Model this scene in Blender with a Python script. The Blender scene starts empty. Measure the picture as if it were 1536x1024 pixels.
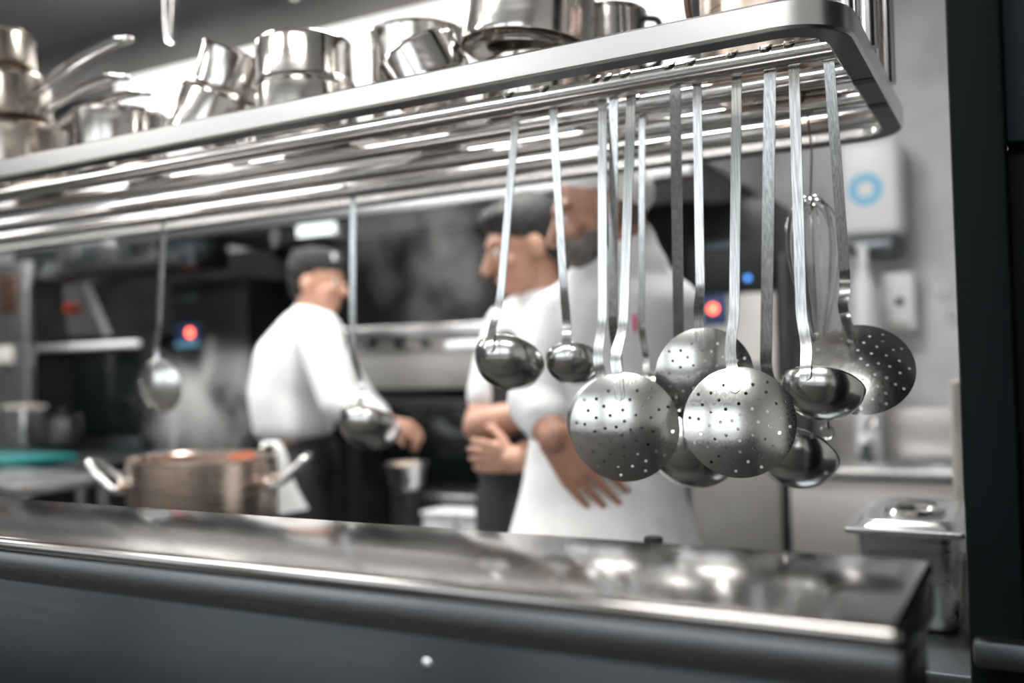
import bpy, bmesh, math, random
from mathutils import Vector as V, Matrix, Quaternion
from mathutils.geometry import delaunay_2d_cdt
random.seed(7)
PI = math.pi
SC = bpy.context.scene
COL = SC.collection

# ------------------------------------------------------------------ camera
FPX = 1423.7
YAW, PITCH, ROLL = 0.4983, 0.0322, -0.0236
EYE = V((0, 0, 1.25))
cy, sy = math.cos(YAW), math.sin(YAW)
FWD = V((-sy*math.cos(PITCH), cy*math.cos(PITCH), math.sin(PITCH)))
_r = V((cy, sy, 0)); _u = _r.cross(FWD)
RIGHT = _r*math.cos(ROLL) + _u*math.sin(ROLL)
UP = _u*math.cos(ROLL) - _r*math.sin(ROLL)
GR = V((cy, sy, 0))            # level direction to the right of the view
GF = V((-sy, cy, 0))           # level direction away from the viewer
Z = V((0, 0, 1))
cd = bpy.data.cameras.new('camera'); cam = bpy.data.objects.new('camera', cd); COL.objects.link(cam)
cam.matrix_world = Matrix(((RIGHT.x, UP.x, -FWD.x, EYE.x), (RIGHT.y, UP.y, -FWD.y, EYE.y), (RIGHT.z, UP.z, -FWD.z, EYE.z), (0, 0, 0, 1)))
cd.sensor_width = 36; cd.lens = FPX/1536*36; cd.clip_start = .02
cd.dof.use_dof = True; cd.dof.focus_distance = 1.06; cd.dof.aperture_fstop = 2.0; cd.dof.aperture_blades = 0
SC.camera = cam

def at(x, y, Y=None, z=None, X=None, d=None):
    """a measured picture point put on a plane of the room (or at a depth)"""
    v = FWD + RIGHT*((x-768)/FPX) - UP*((y-512)/FPX)
    t = Y/v.y if Y is not None else (z-EYE.z)/v.z if z is not None else X/v.x if X is not None else d
    return EYE + v*t
def depth(p): return (p-EYE).dot(FWD)

# ------------------------------------------------------------------ materials
def mat(name, col=(.5, .5, .5), rough=.5, metal=0., noise=0., nscale=20., stretch=(1, 1, 1), rvar=0., bump=0., coat=0., emit=None, es=1., spec=.5, col2=None, sss=0., nlo=.35, nhi=.65):
    m = bpy.data.materials.new(name); m.use_nodes = True
    nt = m.node_tree; b = nt.nodes['Principled BSDF']
    b.inputs['Base Color'].default_value = (*col, 1); b.inputs['Roughness'].default_value = rough
    b.inputs['Metallic'].default_value = metal; b.inputs['Specular IOR Level'].default_value = spec
    b.inputs['Coat Weight'].default_value = coat
    if sss:
        b.inputs['Subsurface Weight'].default_value = sss; b.inputs['Subsurface Scale'].default_value = .01
    if emit:
        b.inputs['Emission Color'].default_value = (*emit, 1); b.inputs['Emission Strength'].default_value = es
    if noise or rvar or bump:
        tc = nt.nodes.new('ShaderNodeTexCoord'); mp = nt.nodes.new('ShaderNodeMapping'); n = nt.nodes.new('ShaderNodeTexNoise')
        mp.inputs['Scale'].default_value = stretch; n.inputs['Scale'].default_value = nscale; n.inputs['Detail'].default_value = 5
        nt.links.new(tc.outputs['Object'], mp.inputs['Vector']); nt.links.new(mp.outputs['Vector'], n.inputs['Vector'])
        if noise or col2:
            mx = nt.nodes.new('ShaderNodeMix'); mx.data_type = 'RGBA'
            c2 = col2 or tuple(c*(1-noise) for c in col)
            mx.inputs[6].default_value = (*col, 1); mx.inputs[7].default_value = (*c2, 1)
            rp = nt.nodes.new('ShaderNodeMapRange'); rp.inputs['From Min'].default_value = nlo; rp.inputs['From Max'].default_value = nhi
            nt.links.new(n.outputs['Fac'], rp.inputs['Value']); nt.links.new(rp.outputs['Result'], mx.inputs[0])
            nt.links.new(mx.outputs[2], b.inputs['Base Color'])
        if rvar:
            mr = nt.nodes.new('ShaderNodeMapRange'); mr.inputs['From Min'].default_value = .3; mr.inputs['From Max'].default_value = .7
            mr.inputs['To Min'].default_value = max(.02, rough-rvar); mr.inputs['To Max'].default_value = rough+rvar
            nt.links.new(n.outputs['Fac'], mr.inputs['Value']); nt.links.new(mr.outputs['Result'], b.inputs['Roughness'])
        if bump:
            bp = nt.nodes.new('ShaderNodeBump'); bp.inputs['Strength'].default_value = bump; bp.inputs['Distance'].default_value = .001
            nt.links.new(n.outputs['Fac'], bp.inputs['Height']); nt.links.new(bp.outputs['Normal'], b.inputs['Normal'])
    return m

M = dict(
 rod=mat('polished_rod_steel', (.64, .635, .63), .19, 1),
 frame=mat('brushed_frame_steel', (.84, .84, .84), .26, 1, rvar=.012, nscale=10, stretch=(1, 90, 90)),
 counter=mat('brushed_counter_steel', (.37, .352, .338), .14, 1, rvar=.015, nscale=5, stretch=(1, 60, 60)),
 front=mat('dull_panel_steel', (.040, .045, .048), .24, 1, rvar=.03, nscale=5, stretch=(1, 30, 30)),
 edge=mat('edge_steel_dark_reflection_tint', (.15, .155, .16), .26, 1, rvar=.03, nscale=5, stretch=(1, 40, 40)),  # same steel as the worktop; the dark floor's reflection is put into the colour
 utensil=mat('worn_utensil_steel', (.64, .635, .625), .20, 1, rvar=.06, nscale=30, bump=.01),
 handle=mat('handle_steel', (.68, .69, .69), .23, 1, noise=.38, nscale=40, stretch=(14, 14, .10)),
 stamp=mat('stamped_marks', (.16, .16, .16), .5, .6),
 pot=mat('pot_steel', (.70, .67, .64), .16, 1, rvar=.06, nscale=7, stretch=(1, 1, 14)),
 potb=mat('brown_tinted_steel', (.54, .475, .42), .22, 1, rvar=.06, nscale=7, stretch=(1, 1, 10)),
 potw=mat('worn_stockpot_steel', (.62, .51, .43), .28, 1, rvar=.06, nscale=7, stretch=(1, 1, 10)),
 brown=mat('burnt_brown_handle', (.09, .05, .035), .35, 0.6),
 soot=mat('burnt_rim', (.018, .016, .015), .5, noise=.3, nscale=160, col2=(.45, .22, .08), nlo=.60, nhi=.66),
 steel=mat('plain_equipment_steel', (.52, .52, .52), .30, 1, rvar=.06, nscale=4, stretch=(1, 20, 20)),
 satin=mat('satin_equipment_steel', (.52, .505, .49), .42, .75, noise=.08, nscale=4, stretch=(1, 20, 20)),
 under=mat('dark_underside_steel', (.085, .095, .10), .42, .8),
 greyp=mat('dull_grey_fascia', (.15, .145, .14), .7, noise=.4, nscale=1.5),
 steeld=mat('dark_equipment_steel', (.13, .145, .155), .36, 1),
 black=mat('black_enamel', (.010, .012, .013), .35, noise=.3, nscale=3),
 blackm=mat('black_rubber', (.012, .012, .013), .5),
 glassd=mat('dark_oven_glass', (.006, .008, .008), .12, spec=.5),
 splash=mat('dark_splashback', (.010, .012, .013), .5, noise=.5, nscale=4, col2=(.026, .028, .030), spec=.3),
 white=mat('white_plastic', (.78, .80, .82), .35),
 uplit=mat('hood_uplight_white', (.86, .86, .85), .38),  # white of the uplit hood band, light put into the colour
 cream=mat('cream_plastic', (.45, .43, .39), .5),
 blue=mat('blue_panel', (.05, .09, .26), .4),
 sky=mat('pale_blue_print', (.20, .55, .80), .5),
 red=mat('red_plastic', (.62, .05, .03), .4),
 redlamp=mat('red_lamp_glow', (.8, .1, .05), .4, emit=(1, .10, .05), es=5),
 bluelamp=mat('blue_lamp_glow', (.1, .3, .8), .4, emit=(.08, .35, 1), es=1.6),
 lamp=mat('lamp_diffuser', (1, 1, 1), .5, emit=(1, .97, .93), es=14),
 lampk=mat('kitchen_lamp_diffuser', (1, 1, 1), .5, emit=(1, .98, .95), es=30),
 daylight=mat('window_daylight', (.8, .9, 1), .5, emit=(.92, .97, 1), es=1.15),
 hoodlamp=mat('hood_lamp_glow', (1, 1, 1), .5, emit=(.93, 1, .98), es=1.1),
 teal=mat('teal_plastic', (.003, .12, .115), .45),
 pink=mat('pink_plastic', (.75, .08, .25), .4),
 floor=mat('dark_floor_tile', (.055, .053, .050), .55, noise=.3, nscale=3),
 ceil=mat('grey_ceiling', (.24, .24, .245), .7),
 wallw=mat('white_wall_paint', (.66, .65, .63), .7),
 ceilw=mat('white_ceiling', (.80, .80, .79), .7),
 conc=mat('grey_concrete', (.72, .72, .735), .75, noise=.30, nscale=3.2, bump=.3),
 wallk=mat('kitchen_wall', (.10, .10, .105), .6, noise=.3, nscale=3),
 wainscot=mat('grey_wainscot_paint', (.32, .32, .32), .5),
 post=mat('black_post_paint', (.004, .006, .007), .6, spec=.06),
 postp=mat('dark_slate_panel', (.014, .021, .025), .55, spec=.12),
 skin=mat('skin', (.56, .31, .22), .5, noise=.18, nscale=14, sss=.12),
 skinb=mat('tanned_skin', (.50, .27, .19), .5, noise=.18, nscale=14, sss=.12),
 jacket=mat('white_cotton', (.90, .91, .92), .85, noise=.05, nscale=30, bump=.2),
 trouser=mat('black_cotton', (.022, .025, .028), .85),
 apron=mat('charcoal_apron', (.030, .034, .037), .85),
 hair=mat('dark_hair', (.016, .014, .013), .55, noise=.5, nscale=60, bump=.6),
 greyhair=mat('greying_hair', (.20, .18, .17), .7, noise=.5, nscale=90, bump=.6),
 hairg=mat('dark_grey_hair', (.016, .015, .015), .65, noise=.6, nscale=60, bump=.6, col2=(.04, .04, .04)),
 shoe=mat('black_leather', (.012, .012, .012), .35),
 soup=mat('brown_broth', (.22, .15, .10), .4),
 tomato=mat('tomato_red', (.55, .11, .04), .35),
 beige=mat('beige_food', (.55, .42, .28), .6),
 cloth=mat('white_towel', (.80, .81, .81), .9, noise=.06, nscale=60, bump=.3),
)

# ------------------------------------------------------------------ mesh building
ORG = {}
class MB:
    def __init__(s): s.bm = bmesh.new()
    def add(s, verts, faces):
        vs = [s.bm.verts.new(v) for v in verts]
        for f in faces:
            try: s.bm.faces.new([vs[i] for i in f])
            except ValueError: pass
        return vs
    def merge(s, other, M4=None):
        me = bpy.data.meshes.new('t'); other.to_mesh(me); other.free()
        if M4 is not None: me.transform(M4)
        s.bm.from_mesh(me); bpy.data.meshes.remove(me); return s
    def box(s, a, b, bev=0., seg=2, M4=None):
        a, b = V(a), V(b); t = bmesh.new(); bmesh.ops.create_cube(t, size=1)
        for v in t.verts: v.co = V((a[i]+(b[i]-a[i])*(v.co[i]+.5) for i in range(3)))
        if bev: bmesh.ops.bevel(t, geom=t.edges[:], offset=bev, segments=seg, profile=.5, affect='EDGES')
        return s.merge(t, M4)
    def lathe(s, prof, M4=Matrix(), seg=48, cap=False):
        rings = []; verts = []; faces = []
        for r, z in prof:
            if r < 1e-6: rings.append([len(verts)]); verts.append(M4 @ V((0, 0, z)))
            else:
                rings.append(list(range(len(verts), len(verts)+seg)))
                verts += [M4 @ V((r*math.cos(2*PI*i/seg), r*math.sin(2*PI*i/seg), z)) for i in range(seg)]
        for A, B in zip(rings, rings[1:]):
            for i in range(seg):
                j = (i+1) % seg
                if len(A) == 1 and len(B) == 1: continue
                if len(A) == 1: faces.append((A[0], B[i], B[j]))
                elif len(B) == 1: faces.append((A[i], A[j], B[0]))
                else: faces.append((A[i], A[j], B[j], B[i]))
        s.add(verts, faces); return s
    def tube(s, path, r, seg=14, closed=False):
        path = [V(p) for p in path]; n = len(path); rr = r if isinstance(r, (list, tuple)) else [r]*n
        verts = []; faces = []; prev = None
        for i, p in enumerate(path):
            if closed: t = path[(i+1) % n]-path[i-1]
            else: t = path[min(i+1, n-1)]-path[max(i-1, 0)]
            t.normalize()
            if prev is None:
                a = Z if abs(t.z) < .9 else V((1, 0, 0)); e = (a-t*a.dot(t)).normalized()
            else: e = (prev-t*prev.dot(t)).normalized()
            prev = e; f = t.cross(e)
            verts += [p+(e*math.cos(2*PI*k/seg)+f*math.sin(2*PI*k/seg))*rr[i] for k in range(seg)]
        for i in range(n if closed else n-1):
            a, b = i*seg, ((i+1) % n)*seg
            for k in range(seg): faces.append((a+k, a+(k+1) % seg, b+(k+1) % seg, b+k))
        if not closed:
            faces.append(tuple(range(seg-1, -1, -1))); faces.append(tuple((n-1)*seg+k for k in range(seg)))
        s.add(verts, faces); return s
    def cyl(s, a, b, r, seg=28, r2=None, bev=0.):
        a, b = V(a), V(b); d = (b-a); L = d.length; d.normalize(); r2 = r if r2 is None else r2
        q = d.to_track_quat('Z', 'Y').to_matrix().to_4x4(); q.translation = a
        pr = [(0, 0), (r-bev, 0)]+([(r, bev)] if bev else [])+([(r2, L-bev)] if bev else [])+[(r2-bev, L), (0, L)]
        return s.lathe(pr, q, seg)
    def ell(s, c, rad, rot=None, seg=20):
        M4 = Matrix.Translation(V(c)) @ (rot.to_4x4() if rot else Matrix()) @ Matrix.Diagonal((*rad, 1))
        t = bmesh.new(); bmesh.ops.create_uvsphere(t, u_segments=seg, v_segments=max(8, seg*2//3), radius=1)
        return s.merge(t, M4)
    def cap(s, a, b, ra, rb, seg=16):
        a, b = V(a), V(b); d = b-a; L = d.length
        if L < 1e-5: return s.ell(a, (ra,)*3)
        q = d.to_track_quat('Z', 'Y').to_matrix().to_4x4(); q.translation = a
        pr = [(0, -ra)]+[(ra*math.cos(t), ra*math.sin(t)) for t in [-PI/2*k/5 for k in (4, 3, 2, 1, 0)]]
        pr += [(rb*math.cos(t), L+rb*math.sin(t)) for t in [PI/2*k/5 for k in (0, 1, 2, 3, 4)]]+[(0, L+rb)]
        return s.lathe(pr, q, seg)
    def loft(s, keys, R, n=5):
        for (a, ra), (b, rb) in zip(keys, keys[1:]):
            for k in range(n): s.ell(V(a).lerp(V(b), k/n), tuple(ra[i]+(rb[i]-ra[i])*k/n for i in range(3)), R)
        return s.ell(keys[-1][0], keys[-1][1], R)
    def chain(s, pts):
        for (p, r), (q, t) in zip(pts, pts[1:]): s.cap(p, q, r, t)
        return s
    def sweep(s, path, wdirs, widths, th, groove=True):
        """flat strip with softened edges and a shallow groove"""
        n = len(path); verts = []; faces = []; k = 10
        for i in range(n):
            t = (path[min(i+1, n-1)]-path[max(i-1, 0)]).normalized()
            w = wdirs[i]; w = (w-t*w.dot(t)).normalized(); nn = w.cross(t).normalized()
            h = widths[i]/2; e = min(.0009, h*.45); g = th*.34 if groove else 0; q = th/2
            for (a, b) in ((-h, q-.0006), (-h+e, q), (-h*.42, q), (-h*.25, q-g), (h*.25, q-g), (h*.42, q), (h-e, q), (h, q-.0006), (h-e*.3, -q), (-h+e*.3, -q)):
                verts.append(path[i]+w*a+nn*b)
        for i in range(n-1):
            for j in range(k): faces.append((i*k+j, i*k+(j+1) % k, (i+1)*k+(j+1) % k, (i+1)*k+j))
        faces.append(tuple(range(k-1, -1, -1))); faces.append(tuple((n-1)*k+j for j in range(k)))
        s.add(verts, faces); return s
    def done(s, name, m, parent=None, ang=35, org=None):
        bm = s.bm; bmesh.ops.recalc_face_normals(bm, faces=bm.faces[:])
        o = org if org is not None else (ORG[parent.name] if parent else V((0, 0, 0)))
        if o.length: bmesh.ops.translate(bm, vec=-o, verts=bm.verts[:])
        me = bpy.data.meshes.new(name); bm.to_mesh(me); bm.free()
        me.shade_smooth(); me.set_sharp_from_angle(angle=math.radians(ang))
        me.materials.append(m)
        ob = bpy.data.objects.new(name, me); COL.objects.link(ob)
        if parent:
            ob.parent = parent; ob.location = o-ORG[parent.name]
        else: ob.location = o
        ORG[ob.name] = o
        return ob

def tag(o, label, cat, group=None, kind=None):
    if label: o['label'] = label
    if cat: o['category'] = cat
    if group: o['group'] = group
    if kind: o['kind'] = kind
    return o
def thing(name, loc, label, cat, group=None):
    o = bpy.data.objects.new(name, None); COL.objects.link(o); o.location = loc; o.empty_display_size = .05
    ORG[o.name] = V(loc); return tag(o, label, cat, group)
def struct(name, mb, m, label=None, parent=None):
    o = mb.done(name, m, parent)
    if not parent: o['kind'] = 'structure'
    if label: o['label'] = label
    return o

# ------------------------------------------------------------------ room shell
X0, X1, Y0, Y1, ZC = -7.2, 2.2, -3.2, 4.05, 2.95
struct('floor', MB().box((X0, Y0, -.1), (X1, Y1, 0)), M['floor'])
struct('ceiling', MB().box((X0, Y0, ZC), (X1, Y1, ZC+.1)), M['ceil'])
struct('ceiling', MB().box((X0+.002, Y0+.002, ZC-.012), (X1-.002, .95, ZC-.0005)), M['ceilw'])
struct('wall_back', MB().box((X0-.1, Y1, 0), (X1+.1, Y1+.12, ZC)), M['conc'])
struct('wall_left', MB().box((X0-.1, Y0, 0), (X0, Y1, ZC)), M['wallk'])
struct('wall_right', MB().box((X1, Y0, 0), (X1+.1, Y1, ZC)), M['wallw'])
struct('wall_front', MB().box((X0-.1, Y0-.12, 0), (X1+.1, Y0, ZC)), M['wallw'])
# dark splashback wall behind the cooking line
struct('trim_1', MB().box((X0+.01, Y1-.03, .0), (-1.22, Y1-.001, 1.98)), M['splash'])
# black post at the right of the pass, with the slate panel that runs on from it
struct('trim_2', MB().box((-.0585, .985, 0), (-.012, 1.11, ZC-.001), .006), M['post'])
struct('trim_3', MB().box((-.012, 1.03, 1.46), (.75, 1.07, ZC-.001), .004), M['postp'])
struct('trim_4', MB().box((-.012, 1.045, 0), (.75, 1.085, 1.459), .004), M['post'])
struct('trim_5', MB().box((-.0545, .958, .972), (.20, .984, .998), .006), M['steeld'])

struct('trim_6', MB().box((X0+.001, Y0+.001, .0), (X1-.001, Y0+.04, .84), .004), M['wainscot'])
for i, (a, b) in enumerate(((-5.6, -3.7), (-3.3, -1.4), (-1.0, .9))):      # unseen glowing windows behind the viewer, added for fill and steel reflections
    wn0 = struct('window_%d' % (i+1), MB().box((a, Y0+.001, 0.90), (b, Y0+.012, 2.45)), M['daylight'])
    fr = MB()
    for xx in (a-.03, (a+b)/2-.02, b-.01): fr.box((xx, Y0+.001, .86), (xx+.04, Y0+.05, 2.49), .004)
    for zz in (.86, 2.45): fr.box((a-.03, Y0+.001, zz), (b+.03, Y0+.055, zz+.04), .004)
    fr.done('window_frame', M['black'], wn0)

# ------------------------------------------------------------------ ceiling lights
def ceiling_light(x, y, lx, ly, m, label, group):
    t = thing('ceiling_light', (x, y, ZC-.06), label, 'ceiling light', group)
    MB().box((x-lx/2-.02, y-ly/2-.02, ZC-.06), (x+lx/2+.02, y+ly/2+.02, ZC-.013), .006).done('frame', M['white'], t)
    MB().box((x-lx/2, y-ly/2, ZC-.066), (x+lx/2, y+ly/2, ZC-.058)).done('diffuser', m, t)
for x in (-4.7, -2.9, -1.1):
    ceiling_light(x, 2.15, 1.25, .30, M['lampk'], 'long white ceiling light over the cooks\' aisle', 'kitchen ceiling lights')
for x in (-4.2, -2.2, -.2):
    ceiling_light(x, -.75, 1.25, .60, M['lamp'], 'long white ceiling light on the diners\' side', 'serving side ceiling lights')

# ------------------------------------------------------------------ pot rack
ZS = 1.602; FW = .032; FH = .032
RX0, RX1, RY0, RY1 = -3.3, -.152, 1.0, 1.589
rack = thing('pot_rack', (RX1, RY0, ZS), 'long overhead stainless pot rack with a rounded tube frame and rods', 'rack')
def rrect(x0, x1, y0, y1, r, n=14):
    P = []
    for cx, cyy, a in ((x1-r, y0+r, -PI/2), (x1-r, y1-r, 0), (x0+r, y1-r, PI/2), (x0+r, y0+r, PI)):
        P += [(cx+r*math.cos(a+PI/2*k/n), cyy+r*math.sin(a+PI/2*k/n)) for k in range(n+1)]
    return P
def frame_mesh():
    mb = MB(); RO = .075; e = .003
    sec = [(0, e), (e, 0), (FW-e, 0), (FW, e), (FW, FH-e), (FW-e, FH), (e, FH), (0, FH-e)]
    loops = [[(x, y, ZS+h) for x, y in rrect(RX0+i, RX1-i, RY0+i, RY1-i, RO-i*.9)] for i, h in sec]
    n = len(loops[0]); verts = [v for L in loops for v in L]; k = len(loops); F = []
    for a in range(k):
        b = (a+1) % k
        for j in range(n): F.append((a*n+j, a*n+(j+1) % n, b*n+(j+1) % n, b*n+j))
    mb.add(verts, F); return mb
frame_mesh().done('frame', M['frame'], rack, 40)
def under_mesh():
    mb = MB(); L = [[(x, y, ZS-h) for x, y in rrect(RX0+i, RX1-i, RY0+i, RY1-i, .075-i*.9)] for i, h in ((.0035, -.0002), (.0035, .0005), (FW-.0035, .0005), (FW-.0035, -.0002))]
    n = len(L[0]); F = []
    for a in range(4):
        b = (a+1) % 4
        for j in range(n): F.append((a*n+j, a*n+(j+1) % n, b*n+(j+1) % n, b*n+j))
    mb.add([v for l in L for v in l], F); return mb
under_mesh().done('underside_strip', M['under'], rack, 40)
ZR = ZS+.0142; RR = .0138
ROD_Y = (1.134, 1.242, 1.372, 1.495)
for i, y in enumerate(ROD_Y):
    xr = RX1-FW+.004-(.004 if i == 0 else 0)
    MB().cyl((RX0+.03, y, ZR), (xr, y, ZR), RR, 32).done('rod', M['rod'], rack)
for y in ROD_Y[1:3]:                          # dark slots under the end bar
    MB().box((RX1-FW+.003, y-.0105, ZS-.0012), (RX1-.005, y+.0105, ZS+.003)).done('rod_slot', M['blackm'], rack)
for y in (1.212, 1.384):                      # paired tubes of the hanging posts
    for dx in (-.012, .0115):
        MB().cyl((RX1-.016+dx, y, ZS+FH-.002), (RX1-.016+dx, y, ZC), .0105, 24).done('post', M['rod'], rack)
ur = thing('hanging_rail', (-1.9, 1.384, 2.2), 'upper steel rail running above the pots', 'rail')
MB().cyl((RX0+.1, 1.384, 2.2), (RX1-.045, 1.384, 2.2), .010, 20).done('bar', M['rod'], ur)
for x in (-3.1, -.6): MB().cyl((x, 1.384, 2.2), (x, 1.384, ZC), .006, 14).done('hanger', M['rod'], ur)

# ------------------------------------------------------------------ pass counter
HC = 1.102
cnt = thing('pass_counter', (-1.6, .67, 0), 'brushed stainless pass counter across the foreground', 'counter')
CX0, CX1, CY0, CY1 = -3.4, -.068, .57, .777
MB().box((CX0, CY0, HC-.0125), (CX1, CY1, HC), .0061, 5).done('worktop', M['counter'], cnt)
MB().box((CX0, CY0+.0005, HC-.040), (CX1-.0005, CY1-.0005, HC-.0127), .0015).done('darkened_edge', M['edge'], cnt)
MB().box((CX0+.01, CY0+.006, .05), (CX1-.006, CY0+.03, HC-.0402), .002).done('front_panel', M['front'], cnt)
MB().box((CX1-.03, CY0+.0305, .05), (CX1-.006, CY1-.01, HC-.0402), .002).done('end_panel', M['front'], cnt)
MB().box((CX0+.02, CY1-.03, .05), (CX1-.0305, CY1-.01, HC-.0402), .002).done('back_panel', M['satin'], cnt)
MB().box((CX0+.03, CY0+.035, .0), (CX1-.05, CY1-.035, .0495)).done('plinth', M['black'], cnt)
p = at(640, 995, Y=CY0+.006)
MB().lathe([(0, -.0022), (.0025, -.002), (.0042, -.0008), (.0046, 0)], Matrix.Translation(p) @ Matrix.Rotation(-PI/2, 4, 'X') , 20).done('rivet', M['rod'], cnt)

# ------------------------------------------------------------------ hanging utensils
def skimmer_mesh(D=.20, th=.016):
    """unit-radius perforated dish, opening along +Z"""
    H = [(0.0, 0.0)] if False else []
    for r, n, o in ((.13, 4, .3), (.33, 8, .1), (.53, 13, .35), (.72, 17, .1), (.88, 12, .2)):
        H += [(r*math.cos(2*PI*(k/n)+o), r*math.sin(2*PI*(k/n)+o)) for k in range(n) if not (r > .8 and abs(math.cos(2*PI*(k/n)+o)-1) < .1)]
    H = [h for h in H if not (h[0] > .42 and abs(h[1]) < .14)]
    hr = .031; hn = 10; pts = []; edges = []
    def ring(L):
        b = len(pts); pts.extend(V(p) for p in L); n = len(L); edges.extend((b+i, b+(i+1) % n) for i in range(n))
    ring([(math.cos(2*PI*k/96), math.sin(2*PI*k/96)) for k in range(96)])
    ring([(.965*math.cos(2*PI*(k+.5)/96), .965*math.sin(2*PI*(k+.5)/96)) for k in range(96)])
    for h in H: ring([(h[0]+hr*math.cos(2*PI*k/hn), h[1]+hr*math.sin(2*PI*k/hn)) for k in range(hn)])
    for i in range(1, 14):
        r = i/14*.94; n = int(6+i*5.2)
        for k in range(n):
            a = 2*PI*(k+.5*(i % 2))/n; q = (r*math.cos(a), r*math.sin(a))
            if all((q[0]-h[0])**2+(q[1]-h[1])**2 > (hr*1.35)**2 for h in H): pts.append(V(q))
    vo, eo, fo, *_ = delaunay_2d_cdt(pts, edges, [], 0, 1e-5)
    tris = []
    for f in fo:
        c = sum((vo[i] for i in f), V((0, 0)))/len(f)
        if all((c.x-h[0])**2+(c.y-h[1])**2 > (hr*.97)**2 for h in H): tris.append(tuple(f))
    def prof(r):
        z = -D*(1-r*r)
        if r > .94: z += -.03*((r-.94)/.06)      # turned-down edge
        return z
    def slope(r): return 2*D*r
    n = len(vo); verts = []; nor = []
    for s in (0, 1):
        for v in vo:
            r = v.length; g = slope(r); d = v/r if r > 1e-6 else V((0, 0))
            nn = V((-d.x*g, -d.y*g, 1)).normalized(); nor.append(nn if s == 0 else -nn)
            b = V((v.x, v.y, prof(r))); verts.append(b+nn*(th/2 if s == 0 else -th/2))
    cnt = {}
    for f in tris:
        for a, b in zip(f, f[1:]+f[:1]): cnt[(a, b)] = 1
    faces = []; typ = []
    for f in tris:
        a, b, c = (vo[i] for i in f); ccw = (b-a).cross(c-a) > 0
        g = f if ccw else f[::-1]
        faces.append(g); typ.append(0); faces.append(tuple(i+n for i in g[::-1])); typ.append(1)
    for (a, b) in list(cnt):
        if (b, a) not in cnt: faces.append((b, a, a+n, b+n)); typ.append(2)
    me = bpy.data.meshes.new('skimmer_dish'); me.from_pydata(verts, [], faces); me.update(); me.shade_smooth()
    ln = []
    for p, t in zip(me.polygons, typ):
        for li in p.loop_indices:
            ln.append(tuple(nor[me.loops[li].vertex_index]) if t < 2 else tuple(p.normal))
    me.normals_split_custom_set(ln); me.materials.append(M['utensil']); return me
def ladle_mesh(D=.78, th=.030):
    bm = MB(); N = 22; out = []; inn = []
    for k in range(N+1):
        a = PI/2*k/N; out.append((math.sin(a), -D*math.cos(a)))
    for k in range(N, -1, -1):
        a = PI/2*k/N; inn.append(((1-th)*math.sin(a), -(D-th)*math.cos(a)))
    lip = [(1.018, .012), (1.022, .026), (1.008, .036), (.985, .03)]
    bm.lathe(out+lip+inn, Matrix(), 72)
    b = bm.bm; bmesh.ops.recalc_face_normals(b, faces=b.faces[:])
    me = bpy.data.meshes.new('ladle_bowl'); b.to_mesh(me); b.free(); me.shade_smooth(); me.set_sharp_from_angle(angle=math.radians(50)); me.materials.append(M['utensil']); return me
SK, LD = skimmer_mesh(), ladle_mesh()
SKD, LDD = .20, .78

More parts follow.
